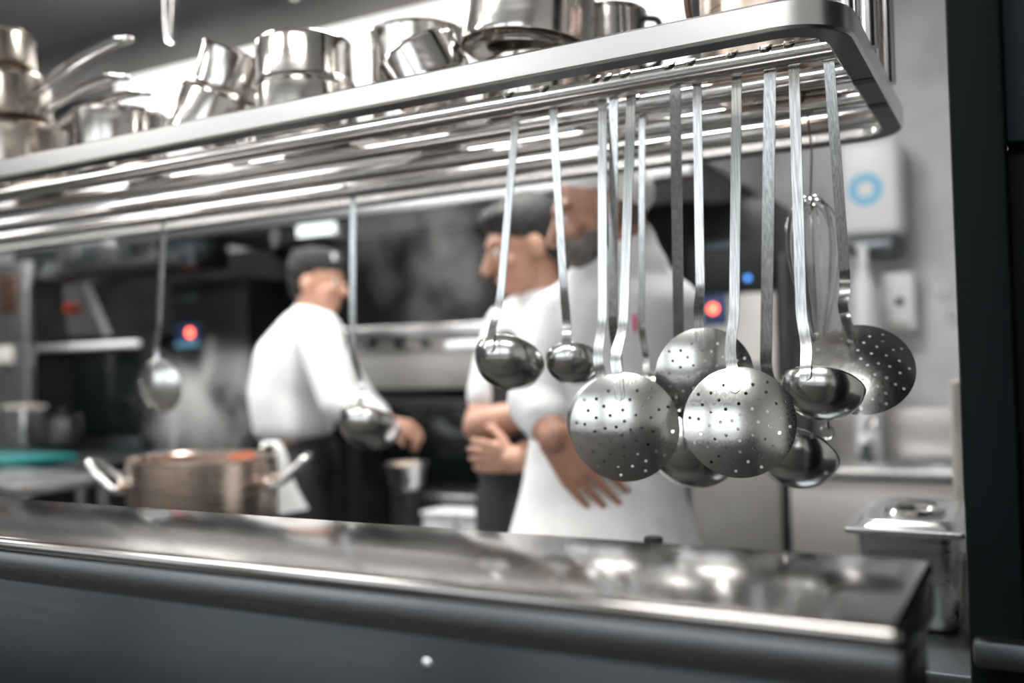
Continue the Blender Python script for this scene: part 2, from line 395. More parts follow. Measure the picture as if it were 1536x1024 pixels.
def utensil(kind, top, bend, cen, cY, Rpx, A, mh, label, group, rodY=ROD_Y[0], w=.0128, tab=.48, stamp=None, rivet=False, bk=.5):
    cY += .014
    A = V(A).normalized(); D = SKD if kind == 'skimmer' else LDD
    hx = rodY+RR+.0014
    P = at(cen[0], cen[1], Y=cY); R = Rpx*depth(P)/FPX
    C = P + A*(D*R*.42)
    vl = V((P.x, P.y, 0)).normalized(); rl = V((vl.y, -vl.x, 0))
    m = (Z+rl*mh if kind == 'skimmer' else Z*.5-vl*.8+rl*mh); m = (m-A*m.dot(A)).normalized(); e2 = A.cross(m)
    tp = at(top[0], top[1], Y=hx); zr = ZR; tx = tp.x
    root = thing('skimmer' if kind == 'skimmer' else 'ladle', (tx, rodY, zr+RR), label, kind, group)
    # --- dish
    ob = bpy.data.objects.new('dish' if kind == 'skimmer' else 'bowl', SK if kind == 'skimmer' else LD); COL.objects.link(ob); ob.parent = root
    ob.matrix_local = Matrix(((m.x, e2.x, A.x, 0), (m.y, e2.y, A.y, 0), (m.z, e2.z, A.z, 0), (0, 0, 0, 1))) @ Matrix.Scale(R, 4)
    ob.location = C-V(root.location)
    # --- handle: hook over the rod, straight run, bend, tab down the outside of the dish
    th = .0022; path = []; wd = []; wid = []
    bp = at(bend[0], bend[1], Y=hx+(cY-hx)*bk)
    lean = (bp.x-tx)/max(.05, (zr-bp.z))
    rr = RR+th*.6
    a0 = math.radians(122)
    tip = V((tx-lean*.0, rodY+rr*math.cos(a0), zr+rr*math.sin(a0)))
    tdir = V((0, -.86, -.50))
    for k in (4, 3, 2, 1): path.append(tip+tdir*(.0115*(k/4)**.7)); wid.append(w*(.42, .80, .95, 1.)[4-k]); wd.append(V((1, 0, 0)))
    for k in range(13):
        a = a0*(1-k/12); path.append(V((tx, rodY+rr*math.cos(a), zr+rr*math.sin(a)))); wid.append(w*(.95 if k else .9)); wd.append(V((1, 0, 0)))
    def outer(phi):                # outside meridian: phi=0 at the rim, growing towards the bottom
        if kind == 'skimmer':
            r = 1-phi; q = m*(r*R)-A*(D*R*(1-r*r)); g = 2*D*r; nn = (m*g-A).normalized()
        else:
            r = math.cos(phi); q = m*(r*R)-A*(D*R*math.sin(phi)); nn = (m*(math.cos(phi)/1)-A*(math.sin(phi)/D)).normalized()
        return C+q+nn*(th*.5+.0011), nn
    rim, rn = outer(.0)
    start = path[-1]
    rimp = rim + (m*.010 if kind == 'skimmer' else (rn*.002+A*.010))
    # straight run then a soft bend into the rim
    ctrl = [start, bp, rimp]
    N1 = 14
    for k in range(1, N1+1): path.append(start.lerp(bp, k/N1*.87)); wid.append(w); wd.append(V((1, 0, 0)))
    p0 = path[-1]; p3 = rimp; d0 = (bp-start).normalized(); d3 = (outer(.06)[0]-rimp).normalized(); L = (p3-p0).length
    p1 = p0+d0*L*.4; p2 = p3-d3*L*.35
    wb = e2 if e2.x > 0 else -e2
    for k in range(1, 15):
        t = k/14; q = p0*(1-t)**3+p1*3*t*(1-t)**2+p2*3*t*t*(1-t)+p3*t**3
        path.append(q); wid.append(w*(1+.06*t)); wd.append(V((1, 0, 0)).lerp(wb, t))
    T = tab; n = 12
    for k in range(0, n+1):
        f = T*k/n; path.append(outer(f)[0]); wd.append(wb)
        s = (n-k)/n; tl = s*T*R
        ww = w*1.08; h = ww/2
        wid.append(ww if tl > h else max(.0015, 2*math.sqrt(max(0, h*h-(h-tl)**2))))
    MB().sweep(path[:18], wd[:18], wid[:18], th, False).done('hanging_hook', M['handle'], root, 40)
    MB().sweep(path[17:], wd[17:], wid[17:], th).done('handle', M['handle'], root, 60)
    if stamp:                       # small worn maker's stamp pressed into the strip
        f0, f1, side = stamp; mb = MB(); rnd = random.Random(int(top[0])); t = f0
        ax = (bp-start)
        L = ax.length; dn = ax.normalized(); wv = (V((1, 0, 0))-dn*dn.x).normalized(); nn = wv.cross(dn).normalized()
        if nn.y > 0: nn = -nn
        while t < f1:
            hh = .0030*rnd.uniform(.7, 1.); c = start+ax*t+nn*(th*.32)+wv*side*w
            a, b = c-wv*hh*.5, c+wv*hh*.5+dn*rnd.choice((0, .0008, -.0006))
            if rnd.random() < .85: mb.tube([a, b], .00032, 5)
            t += rnd.choice((.0011, .0013, .0018))/L
        hob = [c for c in root.children if c.name.startswith('handle')][0]
        mb.done('stamp_mark', M['stamp'], hob)
    if rivet:
        hob = [c for c in root.children if c.name.startswith('handle')][0]
        q, nn = path[-n-2], -V((0, 1, 0))
        MB().ell(q+V((0, -th*.5, 0)), (.0022, .0014, .0022)).done('rivet', M['utensil'], hob)
    return root

G1 = 'ladles and skimmers on the front rod'
UPB = (0, .55, .82)
# left pair of ladles
utensil('ladle', (776, 172), (749, 468), (760, 552), 1.150, 53, (-.07, .64, .70), -0.58, 'stainless ladle on the front rod, leftmost of the sharp ladles, its handle slanting left', G1, w=.0122, tab=.62)
utensil('ladle', (829, 160), (848, 470), (859, 552), 1.192, 42, (-.17, .59, .75), -0.22, 'stainless ladle hanging just right of the slanting leftmost ladle', G1, w=.0122, tab=.62)
utensil('skimmer', (904, 148), (904, 520), (922, 632), 1.150, 71, (-.42, .88, .22), -0.25, 'skimmer tucked directly behind the tilted front skimmer, only its left edge showing', G1, w=.0128, tab=.3)
utensil('ladle', (921, 148), (919, 520), (926, 618), 1.242, 44, (-.15, .7, .7), -0.05, 'ladle whose straight handle hangs between two handles and whose bowl hides behind the tilted skimmer', G1, w=.0128, stamp=(.38, .52, -.05))
utensil('skimmer', (948, 143), (934, 530), (936, 641), 1.113, 82, (-.27, .96, .06), -0.10, 'large perforated skimmer in front, tilted, hanging left of the round front skimmer', G1, w=.0132, tab=.50)
utensil('ladle', (964, 180), (962, 525), (985, 602), 1.335, 50, (-.1, .55, .8), -0.30, 'dark ladle on the second rod with a rivet at the foot of its thin handle', 'utensils on the inner rods', rodY=ROD_Y[1], w=.0095, stamp=(.42, .55, 0), rivet=True)
utensil('ladle', (1013, 133), (1019, 575), (1045, 697), 1.270, 65, (-.17, .52, .82), -0.40, 'low hanging ladle whose bowl shows below and between the two big front skimmers', G1, w=.0150, tab=.66, stamp=(.38, .50, .1), bk=.88)
utensil('skimmer', (1046, 128), (1051, 470), (1057, 564), 1.168, 73, (-.36, .92, .12), -0.08, 'perforated skimmer hanging half hidden behind the round front skimmer', G1, w=.0118, tab=.46, stamp=(.36, .52, 0))
utensil('skimmer', (1106, 118), (1101, 515), (1109, 633), 1.110, 83, (-.26, .96, -.07), -0.10, 'round perforated skimmer facing front, nearest and lowest of the skimmers', G1, w=.0128, tab=.48, stamp=(.38, .50, .15))
utensil('ladle', (1156, 110), (1148, 600), (1186, 694), 1.268, 65, (.20, .62, .76), -0.40, 'lowest ladle, its bowl showing below and right of the round front skimmer', G1, w=.0150, stamp=(.40, .52, .2))
utensil('ladle', (1191, 107), (1203, 510), (1231, 598), 1.176, 61, (.06, .50, .86), -0.35, 'dark shining ladle hanging in front of the rightmost skimmer', G1, w=.0132, tab=.42, stamp=(.38, .52, 0))
utensil('skimmer', (1243, 98), (1270, 450), (1290, 551), 1.268, 78, (-.17, .84, -.50), -0.15, 'rightmost perforated skimmer, on the handle nearest the rounded corner of the rack', G1, w=.0128, tab=.46, stamp=(.36, .47, 0))
# far pair on the rear rod
utensil('ladle', (530, 285), (528, 545), (550, 648), 1.570, 47, (-.07, .58, .72), -0.35, 'blurred ladle hanging alone in front of the left cook', 'utensils on the inner rods', rodY=ROD_Y[3], w=.0150)
utensil('skimmer', (246, 335), (238, 500), (238, 579), 1.535, 41, (-.12, .98, .1), 0.00, 'small blurred skimmer hanging alone at far left above the stockpot', 'utensils on the inner rods', rodY=ROD_Y[3], w=.0130)

# whisk hung by a wire from an inner rod
wk = thing('whisk', at(1208, 182, Y=ROD_Y[2]), 'wire balloon whisk hanging upside down by a wire behind the handles', 'whisk', 'utensils on the inner rods')
wy = ROD_Y[2]+.006
wt, wn, we = at(1216, 300, Y=wy), at(1227, 512, Y=wy), at(1241, 655, Y=wy)
hk = [V((wk.location.x, ROD_Y[2]+(RR+.0018)*math.cos(a), ZR+(RR+.0018)*math.sin(a))) for a in [PI*.95-k*PI*.95/8 for k in range(9)]]
MB().tube(hk+[hk[-1].lerp(wt, .5)+V((.004, 0, 0)), wt+V((0, 0, .004)), wt+V((.003, 0, -.012)), wt+V((-.003, 0, -.02))], .0013, 8).done('hanging_wire', M['brown'], wk)
ax = (wt-wn).normalized(); Lw = (wt-wn).length; s1 = V((1, 0, 0)); s1 = (s1-ax*s1.dot(ax)).normalized(); s2 = ax.cross(s1)
for k in range(9):
    a = PI*k/9; d = s1*math.cos(a)+s2*math.sin(a); rw = .040*(.82+.18*(k % 2)); pts = []
    for j in range(33):
        t = 2*PI*(j/32)-PI; u = (1+math.cos(t))/2           # 0 at the neck, 1 at the top
        side = math.sin(t/1.0)
        h = u**.85; wv = rw*math.copysign(abs(math.sin(t))**.8, t)*(.30+.85*h) + .006*math.copysign(1-u, t)
        pts.append(wn+ax*(Lw*h*(.97+.03*(k % 3)))+d*wv)
    MB().tube(pts, .0010, 6).done('wire', M['utensil'], wk)
MB().chain([(wn+ax*.006, .006), (wn-ax*.03, .0085), (we+ax*.05, .0085), (we+ax*.016, .007)]).done('handle', M['handle'], wk)
rc = we+ax*.006
MB().tube([rc+s1*.009*math.cos(2*PI*k/20)+ax*.009*math.sin(2*PI*k/20) for k in range(20)], .0016, 8, closed=True).done('ring', M['utensil'], wk)

# ------------------------------------------------------------------ pots on the rack
ZT = ZR+RR+.0006
def pot_prof(R, h, lip=.0035, taper=0., t=.0016):
    b = R*(1+taper)
    return [(0, 0), (b-.014, 0), (b-.006, .0025), (b-.0015, .007), (b, .014), (R, h-.006), (R+lip*.6, h-.003), (R+lip, h-.001), (R+lip*.8, h+.001), (R, h+.0005),
            (R-t, h-.004), (b-t, .014), (b-t-.006, .005), (0, .0035)]
def frame_m(o, up, fwd=None):
    up = V(up).normalized(); a = V(fwd) if fwd is not None else V((0, -1, 0)); a = (a-up*a.dot(up)).normalized(); b = up.cross(a)
    return Matrix(((a.x, b.x, up.x, o.x), (a.y, b.y, up.y, o.y), (a.z, b.z, up.z, o.z), (0, 0, 0, 1)))
GP = 'pots and pans on the rack'
def pot(o, R, h, label, up=(0, 0, 1), cat='pot', name='cooking_pot', m='pot', lip=.0035, taper=0., band=True, group=GP):
    t = thing(name, o, label, cat, group); M4 = frame_m(V(o), up)
    MB().lathe(pot_prof(R, h, lip, taper), M4, 72).done('body', M[m], t, 30)
    return t, M4
def loop_handle(t, pts, r, m, name='handle'):
    MB().tube(pts, r, 12).done(name, m, t)
def smooth_path(pts, n=8):
    P = [V(p) for p in pts]; out = []
    for i in range(len(P)-1):
        a, b, c, d = P[max(i-1, 0)], P[i], P[i+1], P[min(i+2, len(P)-1)]
        for k in range(n):
            s = k/n; out.append(.5*((2*b)+(c-a)*s+(2*a-5*b+4*c-d)*s*s+(3*b-a-3*c+d)*s**3))
    return out+[P[-1]]

# two saucepans rim to rim
c = at(459, 140, Y=1.215); c.z = ZT
pot(c, .0835, .096, 'upright steel pot under an upturned one, left of the pair of tilted pots')
c2 = c+V((0, 0, .2095-.0)); c2.z = ZT+.098+.078
pot(c2, .0815, .077, 'upturned steel pot standing rim to rim on an upright pot', up=(0, 0, -1))
# leaning stack
lean = (GR*.38+Z*.92).normalized()
c = at(306, 176, Y=1.190); c.z = ZT+.027
pot(c, .069, .086, 'tilted steel pot, lower of the leaning stack of two', up=lean)
pot(c+lean*.0915, .062, .072, 'tilted steel pot, upper of the leaning stack of two', up=lean, taper=-.08)
# low wide pan and the brown one behind it
c = at(181, 200, Y=1.185); c.z = ZT
pot(c, .080, .108, 'low upright steel pan left of the leaning stack')
# stack of saucepans with long handles at the far left
def longhandle(t, a, b, dY):
    a, b = V(a), V(b); d = (b-a).normalized(); s = V((0, 1, 0)); s = (s-d*d.z*0-d*s.dot(d)).normalized(); w = .010
    rise = Z*.012
    L = [a+s*w*.6, a.lerp(b, .12)+s*w*.7, a.lerp(b, .5)+s*w+rise, a.lerp(b, .85)+s*w+rise*.8, b+s*w*.6, b+d*.007, b-s*w*.6, a.lerp(b, .85)-s*w+rise*.8, a.lerp(b, .5)-s*w+rise, a.lerp(b, .12)-s*w*.7, a-s*w*.6]
    MB().tube(smooth_path(L, 5), .0044, 10).done('handle', M['rod'], t)
for (px, py, Rr, h, zz, upv, ha, hb, lb) in (
    (22, 230, .096, .125, ZT, (0, 0, 1), (72, 190), (219, 141), 'saucepan at far left, bottom of its stack, with the lowest long handle'),
    (8, 190, .088, .090, ZT+.138, (-.10, 0, 1), (52, 172), (186, 117), 'saucepan at far left, middle of its stack, handle rising gently'),
    (-8, 140, .080, .075, ZT+.248, (-.16, 0, 1), (46, 143), (191, 60), 'saucepan at far left, top of its stack, with the steepest long handle')):
    c = at(px, py, Y=1.19); c.z = zz
    t, M4 = pot(c, Rr, h, lb, up=upv, cat='saucepan', name='saucepan', m='potb')
    longhandle(t, at(*ha, Y=1.17), at(*hb, Y=1.11), 0)
# upright pot with a tilted one leaning in front of it
ztop = at(627, 22, Y=1.225).z+.006
c = at(628, 100, Y=1.315); c.z = ZT
pot(c, .079, ztop-ZT, 'tall upright steel pot behind a tilted pot, left of the big pot', lip=.002)
rc = at(626, 84, Y=1.158)
upv = (-GR*.44+Z*.88+GF*.10).normalized()
pot(rc-upv*.064, .0625, .064, 'tilted steel pot leaning in front of the tall upright pot', up=upv, lip=.002)
# big pot raised on a low pan
c = at(800, 100, Y=1.275); c.z = ZT
pot(c, .078, .082, 'low pan under the big pot, seen through the rods', name='saucepan', cat='saucepan')
bc = at(790, 100, Y=1.247); bc.z = ZT+.092
upv = (GR*.10+Z).normalized()
t, M4 = pot(bc, .092, .165, 'big steel pot with a burnt bottom rim, raised on a low pan', up=upv, taper=.085, lip=.004)
MB().lathe([(.0945, .0002), (.0962, -.0004), (.0976, .0008), (.0984, .0024), (.0978, .0030), (.0960, .0012), (.0945, .0002)], M4, 72).done('burnt_rim', M['soot'], t)
for s in (-1, 1):
    o = M4.translation+upv*.125; e = (GR if s > 0 else -GR)*.087; q = GF*.035
    if s < 0: loop_handle(t, smooth_path([o+e-q, o+e*1.3-q*.9+Z*.01, o+e*1.4+Z*.014, o+e*1.3+q*.9+Z*.01, o+e+q]), .0042, M['rod'])
c = at(912, 60, Y=1.435); c.z = ZT
t, M4 = pot(c, .062, .20, 'narrow steel pot right of the big pot with a dark side handle')
o = c+Z*.155; e = (GR*.9-GF*.43)
loop_handle(t, smooth_path([o+e*.061+Z*.03, o+e*.085+Z*.022, o+e*.092-Z*.01, o+e*.085-Z*.045, o+e*.061-Z*.055]), .0055, M['blackm'])
c = at(1152, 40, Y=1.325); c.z = ZT
t, M4 = pot(c, .092, .17, 'steel pot at the right end of the rack with brown handles', m='potw')
for s in (-1, 1):
    o = c+Z*.125; e = (GR*s*.94-GF*.34)
    loop_handle(t, smooth_path([o+e*.091+Z*.02, o+e*.120+Z*.016, o+e*.128-Z*.01, o+e*.118-Z*.05, o+e*.091-Z*.058]), .0052, M['brown'])

# tongs hanging from the upper rail
t = thing('tongs', at(248, 2, Y=1.384), 'steel tongs hanging above the pots at upper left', 'tongs')
b0 = at(250, 62, Y=1.384); tx = t.location.x
MB().tube(smooth_path([(tx, 1.384-.012, 2.196), (tx, 1.384-.008, 2.208), (tx, 1.384, 2.2118), (tx, 1.384+.010, 2.208), (tx+.002, 1.394, 2.17)], 5), .0016, 8).done('hanging_hook', M['rod'], t)
for s in (-1, 1):
    P = smooth_path([(tx+.003, 1.394, 2.172), (tx+.003+s*.008, 1.394, 2.14), (b0.x+s*.012, 1.394, 2.05), (b0.x+s*.008, 1.394, b0.z+.02), (b0.x+s*.004, 1.394, b0.z)], 5)
    MB().sweep(P, [V((0, 1, 0))]*len(P), [.010+.006*(i/len(P)) for i in range(len(P))], .0016, False).done('arm', M['rod'], t)
t = thing('ladle', at(441, -25, Y=1.384), 'tip of a steel ladle hanging at the top edge of the view', 'ladle')
tx = t.location.x; b0 = at(441, 2, Y=1.39)
MB().tube(smooth_path([(tx, 1.372, 2.196), (tx, 1.376, 2.208), (tx, 1.384, 2.2118), (tx, 1.394, 2.208), (tx, 1.395, 2.17), (tx, 1.395, b0.z+.05), (b0.x, 1.39, b0.z+.022)], 5), .0026, 8).done('hanging_handle', M['rod'], t)
MB().lathe([(0, 0), (.012, .003), (.02, .012), (.0225, .024), (.021, .024), (.018, .012), (0, .0015)], Matrix.Translation(b0), 24).done('bowl', M['rod'], t)

# ------------------------------------------------------------------ middle table, range and stockpot
def table(name, x0, x1, y0, y1, z, label, cat, th=.04, m='steel', splash=0):
    t = thing(name, ((x0+x1)/2, (y0+y1)/2, 0), label, cat)
    MB().box((x0, y0, z-th), (x1, y1, z), .004).done('worktop', M[m], t)
    for x in (x0+.05, x1-.05):
        for y in (y0+.05, y1-.05): MB().cyl((x, y, 0), (x, y, z-th-.0003), .02, 18).done('leg', M['steel'], t)
    MB().box((x0+.06, y0+.06, .22), (x1-.06, y1-.06, .245)).done('undershelf', M[m], t)
    return t
sp = at(303, 690, d=2.65)
rg = thing('cooking_range', (sp.x, sp.y+.05, 0), 'black cooking range under the steaming stockpot', 'cooking range')
zr0 = .795
MB().box((sp.x-.56, sp.y-.28, .12), (sp.x+.27, sp.y+.34, zr0-.03), .006).done('body', M['black'], rg)
MB().box((sp.x-.57, sp.y-.29, zr0-.0298), (sp.x+.28, sp.y+.35, zr0-.012), .004).done('hob', M['steeld'], rg)
for dx in (-.37, 0.0):
    MB().lathe([(.05, 0), (.17, 0), (.17, .011), (.05, .011), (.05, 0)], Matrix.Translation((sp.x+dx, sp.y, zr0-.0115)), 32).done('burner_grate', M['blackm'], rg)
    MB().cyl((sp.x+dx, sp.y-.281, .70), (sp.x+dx, sp.y-.31, .70), .02, 20, bev=.003).done('knob', M['blackm'], rg)
for dx in (-.5, .22):
    for dy in (-.23, .29): MB().cyl((sp.x+dx, sp.y+dy, 0), (sp.x+dx, sp.y+dy, .1195), .02).done('foot', M['steel'], rg)
zrim = 1.034; SR = .196
stp = thing('stockpot', (sp.x, sp.y, zr0), 'big worn steaming stockpot with two raised loop handles', 'stockpot')
hs_ = zrim-zr0
MB().lathe([(0, .001), (SR-.02, .001), (SR-.006, .006), (SR, .02), (SR, hs_-.03), (SR+.002, hs_-.029), (SR+.002, hs_-.006), (SR+.006, hs_), (SR, hs_+.002), (SR-.004, hs_-.004), (SR-.004, .02), (0, .006)], Matrix.Translation((sp.x, sp.y, zr0)), 96).done('body', M['potw'], stp, 30)
MB().lathe([(0, hs_-.120), (.10, hs_-.121), (SR-.0045, hs_-.124), (SR-.0045, hs_-.135), (0, hs_-.135)], Matrix.Translation((sp.x, sp.y, zr0)), 48).done('broth', M['soup'], stp)
for s in (-1, 1):
    o = V((sp.x, sp.y, zrim-.072))-GF*.02; e = GR*s; q = GF*.050
    a = o+e*(SR-.002)
    P = smooth_path([a-q, a-q+e*.022-Z*.006, a-q*.95+e*.055+Z*.018, a-q*.6+e*.098+Z*.060, a+e*.108+Z*.068, a+q*.6+e*.098+Z*.060, a+q*.95+e*.055+Z*.018, a+q+e*.022-Z*.006, a+q], 6)
    h = MB().tube(P, .0095, 14).done('handle', M['rod'], stp)
    for k in (-1, 1): MB().ell(a+q*k+e*.003, (.014, .014, .018)).done('bracket', M['potw'], h)
# dumplings of tomato peeping over the far rim
for i, (px, py, r) in enumerate(((352, 670, .020), (371, 668, .024))):
    c = at(px, py, d=2.72); c.z = zrim-.014
    tm = thing('tomato', c, ('red tomato peeping over the far rim of the stockpot, left one of two', 'red tomato peeping over the far rim of the stockpot, right one of two')[i], 'tomato', 'tomatoes in the stockpot')
    MB().lathe([(0, -r*.75), (r*.7, -r*.6), (r, 0), (r*.72, r*.62), (r*.2, r*.74), (0, r*.66)], Matrix.Translation(c), 24).done('flesh', M['tomato'], tm)
# towel over the rim
def sheet(L, R, n, th, rip, ph=0., m=10):
    mb = MB(); LL, RR_ = smooth_path(L, n), smooth_path(R, n); verts = []; k = len(LL)
    nn = ((LL[-1]-LL[0]).cross(RR_[k//2]-LL[k//2])).normalized()
    for s in (0, 1):
        for i in range(k):
            for j in range(m+1):
                u = j/m; verts.append(LL[i].lerp(RR_[i], u)+nn*(rip*math.sin(u*9+ph+i*.12)*min(1, i/k*2+.2)+(th if s else 0)))
    N = k*(m+1); F = []
    idx = lambda s, i, j: s*N+i*(m+1)+j
    for i in range(k-1):
        for j in range(m):
            F.append((idx(0, i, j), idx(0, i, j+1), idx(0, i+1, j+1), idx(0, i+1, j)))
            F.append((idx(1, i, j), idx(1, i+1, j), idx(1, i+1, j+1), idx(1, i, j+1)))
    for i in range(k-1):
        for j in (0, m): F.append((idx(0, i, j), idx(0, i+1, j), idx(1, i+1, j), idx(1, i, j)))
    for j in range(m):
        for i in (0, k-1): F.append((idx(0, i, j), idx(0, i, j+1), idx(1, i, j+1), idx(1, i, j)))
    mb.add(verts, F); return mb
tw = sheet([at(390, 672, d=2.75), at(406, 666, d=2.75), at(413, 690, d=2.73), at(414, 735, d=2.73), at(416, 772, d=2.73)],
           [at(392, 664, d=2.81), at(415, 663, d=2.81), at(430, 684, d=2.82), at(442, 722, d=2.82), at(463, 763, d=2.84)], 6, .005, .006)
tag(tw.done('kitchen_towel', M['cloth'], org=at(414, 690, d=2.73)), 'white kitchen towel draped over the stockpot rim behind its right handle', 'towel')

# ------------------------------------------------------------------ people
def bake(ob, vox, it=5, fac=.5):
    r = ob.modifiers.new('r', 'REMESH'); r.mode = 'VOXEL'; r.voxel_size = vox; r.use_smooth_shade = True
    s = ob.modifiers.new('s', 'SMOOTH'); s.factor = fac; s.iterations = it
    dg = bpy.context.evaluated_depsgraph_get(); dg.update()
    me = bpy.data.meshes.new_from_object(ob.evaluated_get(dg)); old = ob.data
    ob.modifiers.clear(); ob.data = me; me.name = ob.name
    if not me.materials: me.materials.append(old.materials[0])
    me.shade_smooth(); return ob
def J(px, py, d): return at(px, py, d=d)
def basis(F, Uv=Z):
    F = V(F).normalized(); S = F.cross(Uv).normalized(); U = S.cross(F).normalized(); return F, S, U
def rotm(a, b, c): return Matrix(((a.x, b.x, c.x), (a.y, b.y, c.y), (a.z, b.z, c.z)))
def head(mb, c, F, S, U, k=1.):
    R = rotm(S, F, U)
    mb.ell(c+U*.028*k-F*.012*k, (.074*k, .094*k, .090*k), R)
    mb.ell(c-U*.035*k+F*.022*k, (.060*k, .070*k, .078*k), R)
    mb.ell(c-U*.088*k+F*.062*k, (.030*k, .026*k, .024*k), R)                      # chin
    mb.ell(c+U*.030*k+F*.070*k, (.055*k, .022*k, .016*k), R)                      # brow
    mb.cap(c+F*.088*k+U*.012*k, c+F*.112*k-U*.030*k, .009*k, .015*k)              # nose
    for s in (-1, 1):
        mb.ell(c+S*s*.076*k-F*.010*k-U*.012*k, (.011*k, .021*k, .033*k), R)       # ears
        mb.ell(c+S*s*.038*k+F*.066*k-U*.026*k, (.026*k, .022*k, .022*k), R)       # cheeks
        mb.ell(c+S*s*.013*k-F*-.020*k+S*s*.020*k+U*.004*k+F*.052*k, (.013*k, .013*k, .012*k), R)
    mb.ell(c+F*.086*k-U*.060*k, (.024*k, .012*k, .006*k), R)                      # lips
    mb.ell(c+F*.083*k-U*.070*k, (.020*k, .012*k, .007*k), R)
def hand(mb, w, f, n, s, curl=.5, spread=1., k=1.):
    """w wrist, f along the hand, n out of the palm, s towards the thumb"""
    f = V(f).normalized(); n = V(n); n = (n-f*n.dot(f)).normalized(); s0 = f.cross(n); s = s0 if s0.dot(V(s)) > 0 else -s0
    offs = (.030, .010, -.010, -.029); Ls = (.072, .080, .074, .058)
    for o, L, kn in zip(offs, Ls, (.086, .090, .086, .078)):
        b = w+s*o*.62*k; q = w+f*kn*k+s*o*k*spread; mb.cap(b, q, .015*k, .0102*k)
        p = q; a = curl*.55; r = .0088
        for sg, fr in enumerate((.46, .30, .24)):
            d = (f*math.cos(a)+n*math.sin(a)+s*o*.8*(spread-.6)).normalized(); q2 = p+d*L*fr*k
            mb.cap(p, q2, (r-.0008*sg)*k, (r-.0008*(sg+1))*k); p = q2; a += curl*.75
    p = w+f*.022*k+s*.026*k
    for d, L, r in ((f*.62+s*.75+n*.25, .040, .0135), (f*.80+s*.42+n*.40, .032, .0108), (f*.85+s*.15+n*.45, .026, .0095)):
        q = p+d.normalized()*L*k; mb.cap(p, q, r*k, (r-.001)*k); p = q
def eyes(c, F, S, U, body, k=1.):
    for s in (-1, 1):
        e = MB().ell(c+S*s*.031*k+F*.0775*k+U*.004*k, (.0115*k,)*3).done('eye', M['white'], body)
        MB().ell(c+S*s*.031*k+F*.0865*k+U*.004*k, (.0055*k, .0035*k, .0055*k), rotm(S, F, U)).done('iris', M['blackm'], e)
def legs_to_floor(hipL, hipR, F, spread=.02):
    out = []
    for h in (hipL, hipR):
        k = V((h.x+F.x*.02, h.y+F.y*.02, h.z*.53)); a = V((h.x-F.x*.01, h.y-F.y*.01, .085)); out.append((h, k, a))
    return out
def lower_body(body, bm, jhip, F, S, mname, waist_r):
    """legs with feet in the body mesh; trousers and shoes as clothing"""
    L = legs_to_floor(jhip+S*.095-Z*.02, jhip-S*.095-Z*.02, F)
    for h, k, a in L:
        bm.chain([(h, .085), (h.lerp(k, .5), .072), (k, .054), (k.lerp(a, .35), .052), (a, .036)])
        bm.chain([(a-Z*.04, .034), (a-Z*.055+F*.13, .024)])
    return L
def dress_lower(body, L, jhip, F, S, m, wz, rot, wr):
    tr = MB()
    tr.ell(jhip+Z*.03, (wr[0], wr[1], .15), rot); tr.ell(V((jhip.x, jhip.y, wz-.02)), (wr[0]*.92, wr[1]*.95, .05), rot)
    for h, k, a in L: tr.chain([(h, .105), (h.lerp(k, .5), .094), (k, .080), (k.lerp(a, .5), .076), (a+Z*.02, .072)])
    o = tr.done('trousers', M[m], body); bake(o, .012, 4)
    for h, k, a in L:
        sh = MB().ell(a-Z*.042+F*.055, (.046, .135, .042), rotm(S, F, Z)); sh.ell(a-Z*.055+F*.055, (.048, .138, .028), rotm(S, F, Z)); sh.cap(a-Z*.03, a+Z*.02, .052, .05)
        o = sh.done('shoe', M['shoe'], body); bake(o, .008, 3)

